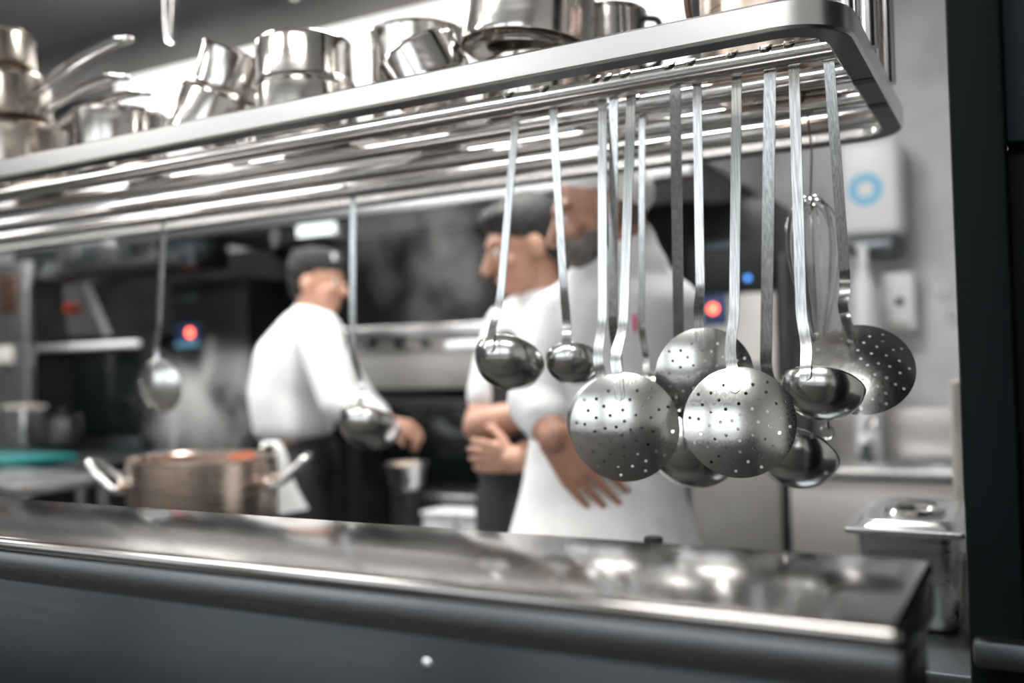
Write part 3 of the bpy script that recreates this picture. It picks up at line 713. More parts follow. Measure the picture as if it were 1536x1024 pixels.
# --- left cook, turned to the right
def cook_left():
    F, S, U = basis(GR*.93-GF*.22-Z*.10); Fh, Sh, Uh = basis(GR*.93+GF*.36*-1)
    R = rotm(GF, GR, Z)                       # ell radii order: across, along facing, up
    hip = J(458, 700, 3.6); base = V((hip.x, hip.y, 0)); hc = J(477, 424, 3.58)
    bm = MB(); head(bm, hc, F, S, U, 1.02)
    nk = J(468, 476, 3.60); bm.chain([(hc-U*.06-F*.02, .056), (nk, .062)])
    bm.ell(J(452, 520, 3.6), (.17, .105, .13), R); bm.ell(J(440, 580, 3.6), (.15, .105, .15), R); bm.ell(J(445, 650, 3.6), (.145, .105, .13), R); bm.ell(hip, (.155, .115, .12), R)
    sn, en, wn_ = J(480, 500, 3.43), J(507, 602, 3.36), J(578, 632, 3.36)
    bm.chain([(nk-Z*.03, .06), (sn, .055), (sn.lerp(en, .6), .045), (en, .042), (en.lerp(wn_, .4), .040), (wn_, .028)])
    hand(bm, wn_, GR*.96-Z*.18, -Z*.6-GF*.2+GR*-.2, -GF+Z*.5, 1.0, 1.18, 1.08)
    sf, ef, wf = J(470, 500, 3.78), J(540, 600, 3.80), J(585, 640, 3.66)
    bm.chain([(nk-Z*.03, .06), (sf, .055), (sf.lerp(ef, .6), .045), (ef, .042), (wf, .028)])
    hand(bm, wf, GR*.9-Z*.3-GF*.2, -Z, -GF, .9)
    L = lower_body(None, bm, hip, GR, GF, None, None)
    b = bm.done('person', M['skin'], org=base); bake(b, .005, 3)
    tag(b, 'cook in a white jacket with dark cap, turned right behind the steaming stockpot', 'person', 'cooks in white jackets')
    eyes(hc, F, S, U, b, 1.02)
    jk = MB()
    jk.loft([(J(462, 503, 3.6), (.195, .115, .11)), (J(443, 540, 3.6), (.195, .150, .13)), (J(433, 590, 3.6), (.18, .150, .13)), (J(441, 640, 3.6), (.175, .152, .075))], R)
    jk.chain([(nk+Z*.012, .072), (nk-Z*.03, .082)])
    jk.chain([(nk-Z*.05, .085), (sn, .085), (sn.lerp(en, .55), .078), (en, .068), (en.lerp(wn_, .55), .060), (en.lerp(wn_, .80), .052)])
    jk.chain([(nk-Z*.05, .085), (sf, .085), (sf.lerp(ef, .55), .078), (ef, .066), (ef.lerp(wf, .6), .054)])
    o = jk.done('jacket', M['jacket'], b); bake(o, .010, 16)
    dress_lower(b, L, hip, GR, GF, 'trouser', J(445, 660, 3.6).z, R, (.165, .13))
    RH = rotm(S, F, U)
    h = MB().ell(hc+U*.048-F*.030, (.083, .098, .084), RH); h.ell(hc-U*.0-F*.058, (.070, .055, .080), RH)
    o = h.done('hair', M['hair'], b); bake(o, .007, 3)
    cp = MB().ell(hc+U*.078-F*.010, (.090, .108, .060), RH); cp.lathe([(0, .0), (.088, .0), (.092, .012), (.090, .052), (.08, .062), (0, .066)], frame_m(hc+U*.055-F*.010, U, F) @ Matrix.Diagonal((1.13, 1, 1, 1)), 40)
    o = cp.done('cap', M['apron'], b); bake(o, .008, 2)
    MB().box((-.018, -.002, -.012), (.018, .002, .012), M4=frame_m(hc+U*.098+F*.070-S*.05*-1, (F*.75+S*.5).normalized().cross(S), F)).done('cap_badge', M['white'], b)
cook_left()

# --- middle cook, arms folded, looking down to the left
def cook_middle():
    F, S, U = basis(-GR*.90-GF*.25-Z*.30); R = rotm(GF, GR, Z)
    D0 = 2.62
    hip = J(792, 745, D0+.03); base = V((hip.x, hip.y, 0)); hc = J(785, 370, D0)
    bm = MB(); head(bm, hc, F, S, U, 1.08)
    nk = J(812, 448, D0+.03); bm.chain([(hc-U*.055-F*.02, .056), (nk, .062)])
    Fb, Sb = (-GR*.85-GF*.5).normalized(), (-GR*.5+GF*.85).normalized(); Rb = rotm(Sb, Fb, Z)
    bm.ell(J(805, 520, D0+.05), (.165, .105, .13), Rb); bm.ell(J(797, 600, D0+.05), (.15, .105, .15), Rb); bm.ell(J(794, 680, D0+.04), (.15, .11, .13), Rb); bm.ell(hip, (.155, .115, .12), Rb)
    s1, e1, w1 = J(768, 490, D0+.10), J(719, 640, D0-.02), J(800, 618, D0-.22)
    s2, e2, w2 = J(845, 490, D0-.02), J(835, 668, D0-.12), J(772, 690, D0-.22)
    bm.chain([(nk-Z*.03, .06), (s1, .055), (s1.lerp(e1, .6), .048), (e1, .046), (e1.lerp(w1, .35), .048), (w1, .031)])
    hand(bm, w1, GR*.95+GF*.1, GF, Z, .5, 1.15)
    bm.chain([(nk-Z*.03, .06), (s2, .055), (s2.lerp(e2, .6), .048), (e2, .045), (e2.lerp(w2, .35), .046), (w2, .033)])
    hand(bm, w2, -GR*.85+Z*.1+GF*.3, GF, Z, .7, 1.15)
    L = lower_body(None, bm, hip, Fb, Sb, None, None)
    b = bm.done('person', M['skin'], org=base); bake(b, .005, 3)
    tag(b, 'dark-haired cook with folded bare forearms and charcoal apron, looking down', 'person', 'cooks in white jackets')
    eyes(hc, F, S, U, b, 1.08)
    jk = MB()
    jk.loft([(J(810, 505, D0+.05), (.185, .118, .10)), (J(802, 570, D0+.05), (.178, .130, .13)), (J(796, 670, D0+.05), (.168, .128, .13))], Rb)
    jk.chain([(nk+Z*.01, .070), (nk-Z*.04, .085)])
    jk.chain([(nk-Z*.045, .08), (s1, .080), (s1.lerp(e1, .45), .075), (s1.lerp(e1, .70), .066)])
    jk.chain([(nk-Z*.045, .08), (s2, .080), (s2.lerp(e2, .45), .072), (s2.lerp(e2, .72), .062)])
    o = jk.done('jacket', M['jacket'], b); bake(o, .010, 14)
    ap = MB(); ap.loft([(J(803, 515, D0+.045), (.095, .146, .055)), (J(800, 585, D0+.045), (.125, .150, .13)), (J(796, 690, D0+.045), (.176, .150, .15))], Rb)
    hz = V((hip.x, hip.y, .62)); ap.chain([(J(794, 700, D0+.04), .135), (hz, .150)])
    o = ap.done('apron', M['apron'], b); bake(o, .010, 4)
    dress_lower(b, L, hip, Fb, Sb, 'trouser', J(792, 720, D0).z, Rb, (.16, .12))
    RH = rotm(S, F, U)
    h = MB().ell(hc+U*.056-F*.026, (.091, .110, .094), RH); h.ell(hc+U*.010-F*.068, (.082, .058, .086), RH); h.ell(hc+U*.098+F*.045, (.065, .055, .034), RH)
    o = h.done('hair', M['hairg'], b); bake(o, .007, 3)
cook_middle()

# --- tall cook in front, turned to the left, one hand low before him
def cook_tall():
    F, S, U = basis(-GR*.92-GF*.12-Z*.30); D0 = 2.08
    Fb, Sb = (-GR*.75-GF*.66).normalized(), (-GR*.66+GF*.75).normalized(); Rb = rotm(Sb, Fb, Z)
    hip = J(905, 790, D0); base = V((hip.x, hip.y, 0)); hc = J(896, 318, D0)
    bm = MB(); head(bm, hc, F, S, U, 1.03)
    nk = J(934, 392, D0+.02); bm.chain([(hc-U*.05-F*.03, .066), (nk, .070)])
    bm.ell(J(912, 480, D0+.03), (.165, .105, .12), Rb); bm.ell(J(905, 570, D0+.03), (.15, .11, .16), Rb); bm.ell(J(905, 690, D0+.02), (.15, .11, .15), Rb); bm.ell(hip, (.16, .12, .13), Rb)
    s1, e1, w1 = J(836, 490, D0+.06), J(806, 604, D0-.06), J(831, 656, D0-.16)
    s2, e2, w2 = J(1000, 470, D0+.02), J(1010, 620, D0+.06), J(990, 720, D0+.10)
    bm.chain([(nk-Z*.04, .065), (s1, .060), (s1.lerp(e1, .6), .050), (e1, .048), (e1.lerp(w1, .5), .044), (w1, .032)])
    hand(bm, w1, GR*.62-Z*.80-GF*.06, GF*.9+GR*.3, GR*.6+Z*.4, .22, 1.22, 1.12)
    bm.chain([(nk-Z*.04, .065), (s2, .060), (s2.lerp(e2, .6), .050), (e2, .046), (w2, .032)])
    hand(bm, w2, -Z-GR*.1, -GR, -GF, .6)
    L = lower_body(None, bm, hip, Fb, Sb, None, None)
    b = bm.done('person', M['skinb'], org=base); bake(b, .005, 3)
    tag(b, 'tall bearded cook in a white jacket and white cap, one bare forearm hanging before him', 'person', 'cooks in white jackets')
    eyes(hc, F, S, U, b, 1.03)
    jk = MB()
    jk.loft([(J(916, 470, D0+.03), (.185, .130, .105)), (J(908, 545, D0+.03), (.178, .140, .15)), (J(903, 660, D0+.03), (.174, .150, .15)), (J(902, 760, D0+.02), (.205, .168, .14)), (J(904, 850, D0+.02), (.238, .222, .12)), (V((hip.x, hip.y, .66)), (.255, .240, .06))], Rb)
    jk.chain([(nk+Z*.030, .080), (nk-Z*.035, .105), (J(916, 450, D0+.03), .12)])
    jk.chain([(nk-Z*.055, .088), (s1, .084), (s1.lerp(e1, .5), .076), (e1, .066), (e1.lerp(w1, .45), .056)])
    jk.chain([(nk-Z*.055, .088), (s2, .084), (s2.lerp(e2, .5), .074), (e2, .064), (e2.lerp(w2, .8), .052)])
    o = jk.done('jacket', M['jacket'], b); bake(o, .009, 14)
    dress_lower(b, L, hip, Fb, Sb, 'trouser', .84, Rb, (.12, .09))
    RH = rotm(S, F, U)
    h = MB().ell(hc-U*.060+F*.040, (.064, .066, .062), RH); h.ell(hc-U*.020-F*.045, (.079, .056, .060), RH); h.ell(hc-U*.03+F*.005, (.077, .035, .055), RH)
    o = h.done('beard_hair', M['greyhair'], b); bake(o, .006, 3)
    cp = MB().ell(hc+U*.072-F*.035, (.092, .102, .072), RH); cp.ell(hc+U*.022-F*.068, (.088, .070, .066), RH)
    o = cp.done('cap', M['jacket'], b); bake(o, .007, 2)
    pn = MB().cap(J(952, 474, D0-.150), J(953, 494, D0-.148), .0045, .0045)
    pn.done('pen', M['pink'], b)
cook_tall()

# ------------------------------------------------------------------ cooking line and back wall
def zat(y, x, Y): return at(x, y, Y=Y).z
def xat(x, Y): return at(x, 560, Y=Y).x
def span(x0, x1, y0, y1, Y):
    """room extent of a measured patch on the plane Y"""
    xm = (x0+x1)/2
    return xat(x0, Y), xat(x1, Y), zat(y1, xm, Y), zat(y0, xm, Y)
# extraction hood
HX0, HX1, HYF, HZ0, HZ1 = -3.72, -.95, 3.0, 1.955, 2.665
hd = thing('extraction_hood', ((HX0+HX1)/2, HYF, HZ0), 'long white-lit extraction hood above the cooking line', 'extraction hood')
MB().box((HX0, HYF, 2.262), (HX1, HYF+.03, HZ1), .006).done('uplit_upper_face', M['uplit'], hd)  # upper part of the hood face; its brighter light is painted as white
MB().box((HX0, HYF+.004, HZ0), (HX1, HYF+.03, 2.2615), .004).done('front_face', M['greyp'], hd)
MB().box((HX0, HYF+.0305, HZ1-.03), (HX1, 4.01, HZ1), .004).done('top', M['steel'], hd)
for x in (HX0, HX1-.03): MB().box((x, HYF+.0305, HZ0), (x+.03, 4.01, HZ1-.0305), .004).done('side', M['steel'], hd)
MB().box((HX0-.01, HYF-.012, HZ0-.075), (HX1+.01, HYF+.05, HZ0-.0005), .010, 3).done('lip', M['frame'], hd)
for k in range(5):
    x0 = HX0+.08+k*.53
    f = MB().box((x0, 0, -.02), (x0+.49, .62, .0), .004, M4=Matrix.Translation((0, HYF+.12, HZ0+.12)) @ Matrix.Rotation(math.radians(28), 4, 'X'))
    for q in range(9): f.box((x0+.02+q*.052, .02, -.028), (x0+.045+q*.052, .60, -.0202), M4=Matrix.Translation((0, HYF+.12, HZ0+.12)) @ Matrix.Rotation(math.radians(28), 4, 'X'))
    f.done('baffle_filter', M['steel'], hd)
x0, x1, z0, z1 = span(450, 507, 318, 352, 3.35)
lp = MB().box((x0-.03, 3.35, z0-.02), (x1+.03, 3.46, z1+.03), .008).done('lamp_housing', M['steel'], hd)
MB().box((x0, 3.343, z0), (x1, 3.3505, z1), .004).done('lamp_glass', M['hoodlamp'], lp)
# duct work over the hood
dk = thing('extraction_duct', (-2.6, 3.5, HZ1), 'grey extraction duct on top of the hood', 'duct')
MB().box((-3.3, 3.3, HZ1+.001), (-2.1, 3.95, ZC-.001), .004).done('duct', M['steeld'], dk)
MB().box((-3.34, 3.26, HZ1+.10), (-2.06, 3.99, HZ1+.14), .004).done('flange', M['steel'], dk)

struct('trim_7', MB().box((-5.4, HYF+.10, HZ1+.0005), (HX1, HYF+.12, ZC-.0005)), M['greyp'])
def pxbox(mb, x0, x1, y0, y1, Y, dep, bev=.006, floor=False):
    a, b, z0, z1 = span(x0, x1, y0, y1, Y)
    if floor: z0 = 0.
    mb.box((a, Y, z0), (b, Y+dep, z1), bev); return (a, b, z0, z1)
def unit(name, x0, x1, y0, y1, Y, dep, m, label, cat, floor=False, part='body'):
    a, b, z0, z1 = span(x0, x1, y0, y1, Y); z0 = 0. if floor else z0
    t = thing(name, ((a+b)/2, Y+dep/2, z0), label, cat)
    MB().box((a, Y, z0), (b, Y+dep, z1), .008).done(part, M[m], t)
    return t, (a, b, z0, z1)
def bar(t, x0, x1, y, Y, r, m, stand=.04, name='handle'):
    a, b = at(x0, y, Y=Y-stand), at(x1, y, Y=Y-stand); b.z = a.z = (a.z+b.z)/2
    h = MB().cyl(a, b, r, 18, bev=r*.3).done(name, M[m], t)
    for p in (a.lerp(b, .04), a.lerp(b, .96)): MB().cyl(p+V((0, r*.9, 0)), V((p.x, Y-.0005, p.z)), r*.7, 12).done('bracket', M[m], h)
# far left oven with a long bar handle
t, e = unit('oven', 10, 232, 506, 760, 3.32, .66, 'black', 'black oven at left with a long bright bar handle', 'oven', floor=True)
a, b, z0, z1 = span(28, 212, 528, 648, 3.32)
dr = MB().box((a, 3.296, z0), (b, 3.3195, z1), .006).done('door', M['glassd'], t)
bar(t, 24, 208, 520, 3.29, .017, 'white')  # bar painted white: the light it reflects is put into the colour
a, b, z0, z1 = span(40, 215, 655, 700, 3.32); MB().box((a, 3.30, z0), (b, 3.3195, z1), .004).done('lower_door', M['steeld'], t)
# machine with slanting side on top of it
p = [at(92, 414, Y=3.40), at(118, 414, Y=3.40), at(156, 503, Y=3.40), at(104, 503, Y=3.40)]
zt_ = zat(420, 121, 3.32)
t = thing('slanted_bracket', at(122, 500, Y=3.40), 'light grey slanted side panel with a red button above the oven', 'bracket')
mb = MB(); q = [V((v.x, v.y+.05, v.z)) for v in p]; mb.add(p+q, [(3, 2, 1, 0), (4, 5, 6, 7), (0, 1, 5, 4), (1, 2, 6, 5), (2, 3, 7, 6), (3, 0, 4, 7)]); mb.done('panel', M['frame'], t)
c = at(107, 462, Y=3.395); MB().cyl(c, c-V((0, .03, 0)), .030, 24, bev=.006).done('button', M['red'], t)
t, e = unit('grill', 20, 292, 360, 412, 3.06, .22, 'steeld', 'dark steel overhead grill at upper left under the rack', 'grill')
a, b, z0, z1 = span(34, 280, 396, 408, 3.06); MB().box((a, 3.04, z0), (b, 3.0595, z1), .003).done('lip', M['black'], t)
MB().box((e[0]+.3, 3.20, e[3]+.0004), (e[1]-.1, 3.23, HZ0-.001), .003).done('mounting_rail', M['steel'], t)
for x in (105, 165, 222):
    a, b, z0, z1 = span(x-14, x+14, 362, 392, 3.06); MB().box((a, 3.052, z0), (b, 3.0595, z1), .002).done('vent_panel', M['steel'], t)
# pale machine at the left edge
t, e = unit('dispenser_cabinet', -40, 40, 395, 575, 2.99, .05, 'steel', 'pale grey machine at the far left edge', 'machine', floor=True)
a, b, z0, z1 = span(2, 26, 415, 470, 2.99); MB().box((a, 2.98, z0), (b, 2.9895, z1), .003).done('window', M['brown'], t)
a, b, z0, z1 = span(-5, 20, 520, 545, 2.99); MB().box((a, 2.97, z0), (b, 2.9895, z1), .003).done('tray', M['cream'], t)
# black oven block with the left control panel
t, e = unit('oven', 257, 372, 418, 760, 3.40, .60, 'splash', 'black oven block with a blue control panel, left of the cooks', 'oven', floor=True)
a, b, z0, z1 = span(219, 300, 443, 452, 3.40); MB().box((a, 3.385, z0), (b, 3.3995, z1), .003).done('vent_strip', M['steeld'], t)
def control(t, x0, x1, y0, y1, Y, lx, ly, r):
    a, b, z0, z1 = span(x0, x1, y0, y1, Y)
    pn = MB().box((a, Y-.014, z0), (b, Y-.0005, z1), .004).done('control_panel', M['blue'], t)
    c = at(lx, ly, Y=Y-.0145); MB().cyl(c-V((0, .0001, 0)), c-V((0, .010, 0)), r, 24, bev=.002).done('lamp', M['redlamp'], pn)
control(t, 268, 302, 486, 521, 3.40, 286, 499, .020)
a, b, z0, z1 = span(268, 302, 512, 520, 3.40); MB().box((a, 3.38, z0), (b, 3.3845, z1), .001).done('display', M['sky'], t)
# right oven range behind the cooks
t, e = unit('griddle', 526, 745, 489, 583, 3.30, .60, 'satin', 'grey steel griddle cabinet between the left and middle cooks', 'griddle')
a, b, z0, z1 = span(523, 748, 488, 503, 3.30); MB().box((a, 3.24, z0), (b, 3.2995, z1), .004).done('shelf_edge', M['frame'], t)
for x in (560, 600, 640, 680, 720):
    c = at(x, 515, Y=3.299); MB().cyl(c, c-V((0, .025, 0)), .018, 20, bev=.003).done('knob', M['blackm'], t)
bar(t, 670, 733, 518, 3.25, .020, 'white', .05)
t2, e2 = unit('oven', 520, 770, 600, 800, 3.14, .74, 'black', 'wide black range below the griddle', 'oven', floor=True)
a, b, z0, z1 = span(606, 738, 739, 757, 3.14); MB().box((a, 3.09, z0), (b, 3.1395, z1), .004).done('front_rail', M['frame'], t2)
a, b, z0, z1 = span(540, 738, 612, 725, 3.14); MB().box((a, 3.126, z0), (b, 3.1395, z1), .004).done('door', M['glassd'], t2)
# the griddle stands on legs upon the range
for x in (535, 735):
    a = at(x, 590, Y=3.45); MB().cyl((a.x, 3.5, e2[3]), (a.x, 3.5, e[2]+.0), .02, 14).done('leg', M['steel'], t)
# low trolley in front of the range with white tubs
zl = at(650, 797, Y=2.55).z
tr = thing('trolley', (at(650, 790, Y=2.55).x, 2.6, 0), 'low steel trolley with white tubs in front of the black range', 'trolley')
a, b = xat(575, 2.5), xat(738, 2.5)
MB().box((a, 2.46, zl-.03), (b, 2.80, zl), .004).done('top', M['steel'], tr)
for x in (a+.03, b-.03):
    for y in (2.5, 2.76): MB().cyl((x, y, 0), (x, y, zl-.0305), .014, 14).done('leg', M['steel'], tr)
for i, (px, w, lb) in enumerate(((672, .060, 'white rectangular tub on the low trolley, left one of two'), (718, .035, 'white tub on the low trolley, right one of two'))):
    c = at(px, 785, Y=2.6); c.z = zl+.0004
    u = thing('tub', c, lb, 'tub', 'white tubs on the trolley')
    MB().box((c.x-w, 2.54, c.z), (c.x+w, 2.68, c.z+.055), .010, 3).done('body', M['white'], u)
    MB().box((c.x-w-.006, 2.534, c.z+.0553), (c.x+w+.006, 2.686, c.z+.063), .003).done('lid', M['white'], u)
# small pan on the range
c = at(610, 722, Y=2.62)
pt = thing('saucepan', V((c.x, 2.62, zl)), 'small steel pan with pale food right of the left cook', 'saucepan')
zz = at(610, 734, Y=2.62).z; zq = at(610, 694, Y=2.62).z
MB().cyl((c.x, 2.62, zl+.0004), (c.x, 2.62, zz-.0004), .05, 24, bev=.004).done('stand', M['blackm'], pt)
MB().lathe(pot_prof(.070, zq-zz, .004, -.2), Matrix.Translation((c.x, 2.62, zz)), 40).done('body', M['steel'], pt)
MB().lathe([(0, .018), (.040, .012), (.060, .004), (.060, -.004), (0, -.004)], Matrix.Translation((c.x, 2.62, zq-.014)), 28).done('food', M['beige'], pt)

# left worktable with cutting board and small things
zt = .93
X_r = xat(150, 2.55)
lt = table('worktable', -5.6, X_r, 2.45, 2.98, zt, 'steel worktable at far left under the teal board', 'table', m='steeld')
c = at(60, 690, z=zt+.03)
cb = MB(); cb.box((at(-60, 690, z=zt).x, c.y-.06, zt+.0005), (at(128, 690, z=zt).x, c.y+.26, zt+.030), .008, 3)
tag(cb.done('cutting_board', M['teal'], org=V((c.x, c.y, zt))), 'teal plastic cutting board lying on the far left worktable', 'cutting board')
c = at(40, 668, Y=2.92)
u = thing('container', V((c.x, 2.92, zt+.0305)), 'pale translucent container behind the teal cutting board', 'container')
MB().box((c.x-.075, 2.85, zt+.0305), (c.x+.075, 2.97, zt+.20), .012, 3).done('body', M['frame'], u); MB().box((c.x-.08, 2.845, zt+.2004), (c.x+.08, 2.975, zt+.215), .004).done('lid', M['cream'], u)
c = at(95, 670, Y=2.90)
u = thing('kettle', V((c.x, 2.90, zt+.0305)), 'black kettle standing behind the teal cutting board', 'kettle')
MB().lathe([(0, 0), (.075, 0), (.085, .01), (.085, .07), (.065, .12), (.03, .14), (0, .142)], Matrix.Translation((c.x, 2.90, zt+.0305)), 32).done('body', M['black'], u)
MB().cyl((c.x, 2.90, zt+.173), (c.x, 2.90, zt+.20), .016, 16, bev=.003).done('lid_knob', M['black'], u)
MB().tube(smooth_path([(c.x+.08, 2.9, zt+.14), (c.x+.12, 2.9, zt+.17), (c.x+.125, 2.9, zt+.1), (c.x+.083, 2.9, zt+.06)]), .008, 10).done('handle', M['blackm'], u)
# upright steel post behind the stockpot
a, b = xat(161, 2.75), xat(191, 2.75)
u = thing('steel_upright', V(((a+b)/2, 2.78, 0)), 'short square steel upright left of the stockpot', 'upright')
MB().box((a, 2.999, 0), (b, 3.04, zat(612, 176, 2.999)), .006).done('tube', M['steel'], u)
MB().box((a-.03, 2.985, 0), (b+.03, 3.055, .012), .003).done('base_plate', M['steel'], u)
c = at(20, 724, Y=1.9)
lt2 = table('side_table', xat(-120, 1.9), xat(47, 1.9), 1.86, 2.25, c.z, 'pale steel table corner at the far left behind the counter', 'table', .035, 'frame')

# right: black machine, grey cabinet with controls
t, e = unit('coffee_machine', 1036, 1164, 300, 440, 3.62, .40, 'black', 'black machine with a blue light on top of the grey cabinet', 'machine')
a, b, z0, z1 = span(1062, 1110, 362, 374, 3.62); MB().box((a, 3.60, z0), (b, 3.6195, z1), .003).done('display', M['steeld'], t)
c = at(1122, 417, Y=3.619); MB().cyl(c, c-V((0, .008, 0)), .010, 20, bev=.002).done('lamp', M['bluelamp'], t)
t2, e2 = unit('oven', 1030, 1166, 441, 800, 3.58, .44, 'satin', 'grey steel oven cabinet right of the tall cook, with a red lamp', 'oven', floor=True)
control(t2, 1048, 1094, 442, 487, 3.58, 1070, 463, .018)
a, b, z0, z1 = span(1045, 1155, 545, 600, 3.58); MB().box((a, 3.566, z0), (b, 3.5795, z1), .004).done('door', M['steeld'], t2)
t3, e3 = unit('dark_gap_box', 1168, 1186, 380, 800, 3.58, .44, 'black', 'narrow black box put in for the dark gap beside the grey oven cabinet', 'column', floor=True, part='body')  # black box stands in for the dark gap beside the cabinet
# sink bench on the back wall
BX0, BX1 = e3[1]+.02, .15
sk = thing('sink_bench', ((BX0+BX1)/2, 3.7, 0), 'stainless sink bench with splashback along the back wall', 'sink')
zb = .90; zs = zat(612, 1350, 3.98)
MB().box((BX0, 3.35, zb-.04), (BX1, 3.96, zb), .006).done('worktop', M['frame'], sk)
MB().box((BX0, 3.9605, zb-.04), (BX1, 4.0, zs), .006).done('splashback', M['satin'], sk)
MB().box((BX0+.01, 3.375, .1), (BX1-.01, 3.40, zb-.0405), .003).done('front_panel', M['satin'], sk)
bx = xat(1420, 3.62)
MB().lathe([(.0, .002), (.16, .003), (.172, .006), (.176, .0), (.0, .0)], Matrix.Translation((bx, 3.62, zb+.0004)), 40).done('basin', M['steeld'], sk)
for x in (BX0+.06, BX1-.06):
    for y in (3.44, 3.9): MB().cyl((x, y, 0), (x, y, .0995), .02, 16).done('foot', M['blackm'], sk)
MB().box((BX0+.01, 3.41, .1), (BX1-.01, 3.95, .13)).done('base', M['steel'], sk)
fp = at(1300, 715, Y=3.72); fp.z = zb+.0005
ft = thing('faucet', fp, 'dark upright tap with a bright knob on the sink bench', 'tap')
ztp = zat(658, 1300, 3.72)
MB().chain([(fp+Z*.018, .018), (V((fp.x, fp.y, ztp-.02)), .020)]).done('column', M['steeld'], ft)
MB().ell((fp.x, fp.y-.012, ztp), (.024, .024, .020)).done('knob', M['white'], ft)
MB().tube(smooth_path([(fp.x, fp.y, zb+.10), (fp.x+.03, fp.y-.05, zb+.15), (fp.x+.05, fp.y-.11, zb+.15), (fp.x+.055, fp.y-.13, zb+.11)]), .010, 12).done('spout', M['rod'], ft)
MB().lathe([(0, 0), (.03, 0), (.03, .010), (.022, .017), (0, .018)], Matrix.Translation(fp), 24).done('base', M['steeld'], ft)
# white paper towel dispenser on the back wall
WY = 4.05
def wall_box(name, x0, x1, y0, y1, dep, m, label, cat, bev=.03):
    a, b, z0, z1 = span(x0, x1, y0, y1, WY-dep)
    t = thing(name, ((a+b)/2, WY, z0), label, cat)
    MB().box((a, WY-dep, z0), (b, WY-.0005, z1), bev, 4).done('housing', M[m], t); return t, (a, b, z0, z1)
t, (a, b, z0, z1) = wall_box('wall_mounted_towel_dispenser', 1266, 1362, 205, 352, .22, 'white', 'large white paper towel dispenser on the concrete wall, with a pale blue ring', 'towel dispenser', .035)
c = at(1298, 284, Y=WY-.2205)
ring = []
MB().lathe([(.032, 0), (.062, 0), (.062, .0015), (.032, .0015), (.032, 0)], Matrix.Translation(c) @ Matrix.Rotation(PI/2, 4, 'X'), 40).done('ring_emblem', M['sky'], t)
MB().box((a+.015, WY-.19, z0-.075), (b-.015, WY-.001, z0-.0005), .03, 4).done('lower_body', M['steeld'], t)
# soap dispenser
t, (a, b, z0, z1) = wall_box('wall_mounted_soap_dispenser', 1326, 1377, 408, 497, .11, 'white', 'small white soap dispenser with a dark dot on the concrete wall', 'soap dispenser', .018)
c = at(1350, 452, Y=WY-.1105); MB().cyl(c, c-V((0, .008, 0)), .016, 20, bev=.002).done('level_window', M['blackm'], t)
a2, b2, z2, z3 = span(1338, 1366, 484, 494, WY-.11); MB().box((a2, WY-.125, z2), (b2, WY-.1105, z3), .004).done('push_bar', M['cream'], t)
# tall white bottle on the sink bench
c = at(1296, 470, Y=3.78); z0 = zb
b_ = thing('bottle', V((c.x, 3.80, zb)), 'tall white bottle standing on the sink bench below the towel dispenser', 'bottle')
zt_ = zat(366, 1296, 3.8); h = zt_-zb
MB().lathe([(0, .0005), (.040, .0005), (.046, .008), (.046, h*.72), (.040, h*.80), (.020, h*.87), (.018, h*.90), (0, h*.90)], Matrix.Translation((c.x, 3.80, zb)), 32).done('body', M['white'], b_)
MB().lathe([(0, h*.9004), (.021, h*.9004), (.021, h*.955), (.016, h), (0, h)], Matrix.Translation((c.x, 3.80, zb)), 24).done('cap', M['white'], b_)
# pale notices on the wall near the post
nt = tag(MB().box((xat(1372, 4.04), WY-.004, zat(330, 1385, 4.04)), (xat(1398, 4.04), WY-.0005, zat(300, 1385, 4.04))).done('paper_note', M['white'], org=V((xat(1385, 4.04), WY, 1.7))), 'small pale paper stuck on the concrete wall beside the post', 'note') if False else None
for i, (px, py, r, lb) in enumerate(((1412, 432, .026, 'round metal hook cup on the wall, upper one beside the post'), (1424, 472, .022, 'round metal hook cup on the wall, lower one beside the post'))):
    c = at(px, py, Y=WY-.03); u = thing('wall_hook_hanging', V((c.x, WY, c.z)), lb, 'hook', 'hooks beside the post')
    MB().cyl((c.x, WY-.0005, c.z), (c.x, WY-.012, c.z), r, 20, bev=.003).done('plate', M['rod'], u)
    MB().tube(smooth_path([(c.x, WY-.0122, c.z), (c.x, WY-.04, c.z-.004), (c.x, WY-.05, c.z+.012)]), .006, 10).done('hook', M['rod'], u)

# ------------------------------------------------------------------ right work table, lidded container
ZTb = .845
wt_ = thing('corner_table', (0, 1.75, 0), 'grey steel corner table carrying the lidded container', 'table')
MB().box((-.33, 1.36, ZTb-.03), (.55, 2.02, ZTb), .004).done('worktop', M['steeld'], wt_)
for x in (-.28, .5):
    for y in (1.41, 1.97): MB().cyl((x, y, 0), (x, y, ZTb-.0305), .02, 16).done('leg', M['steel'], wt_)
MB().box((-.072, 1.362, ZTb+.0004), (-.030, 2.0, ZTb+.026), .004).done('upstand', M['frame'], wt_)
GX0, GX1, GY0, GY1, GZ = -.262, -.086, 1.530, 1.862, 1.0
ct = thing('food_container', ((GX0+GX1)/2, (GY0+GY1)/2, ZTb), 'deep steel food container with lid beside the black post', 'food container')
mb = MB(); tp = [(GX0+.014, GY0+.014), (GX1-.014, GY0+.014), (GX1-.014, GY1-.014), (GX0+.014, GY1-.014)]
def rr2(x0, x1, y0, y1, r, z, n=6): return [V((x, y, z)) for x, y in rrect(x0, x1, y0, y1, r, n)]
def stack(loops, capb=True, capt=True):
    mb = MB(); n = len(loops[0]); vs = [v for L in loops for v in L]; F = []
    for k in range(len(loops)-1):
        for i in range(n): F.append((k*n+i, k*n+(i+1) % n, (k+1)*n+(i+1) % n, (k+1)*n+i))
    if capb: F.append(tuple(range(n-1, -1, -1)))
    if capt: F.append(tuple((len(loops)-1)*n+i for i in range(n)))
    mb.add(vs, F); return mb
g = ZTb+.0005
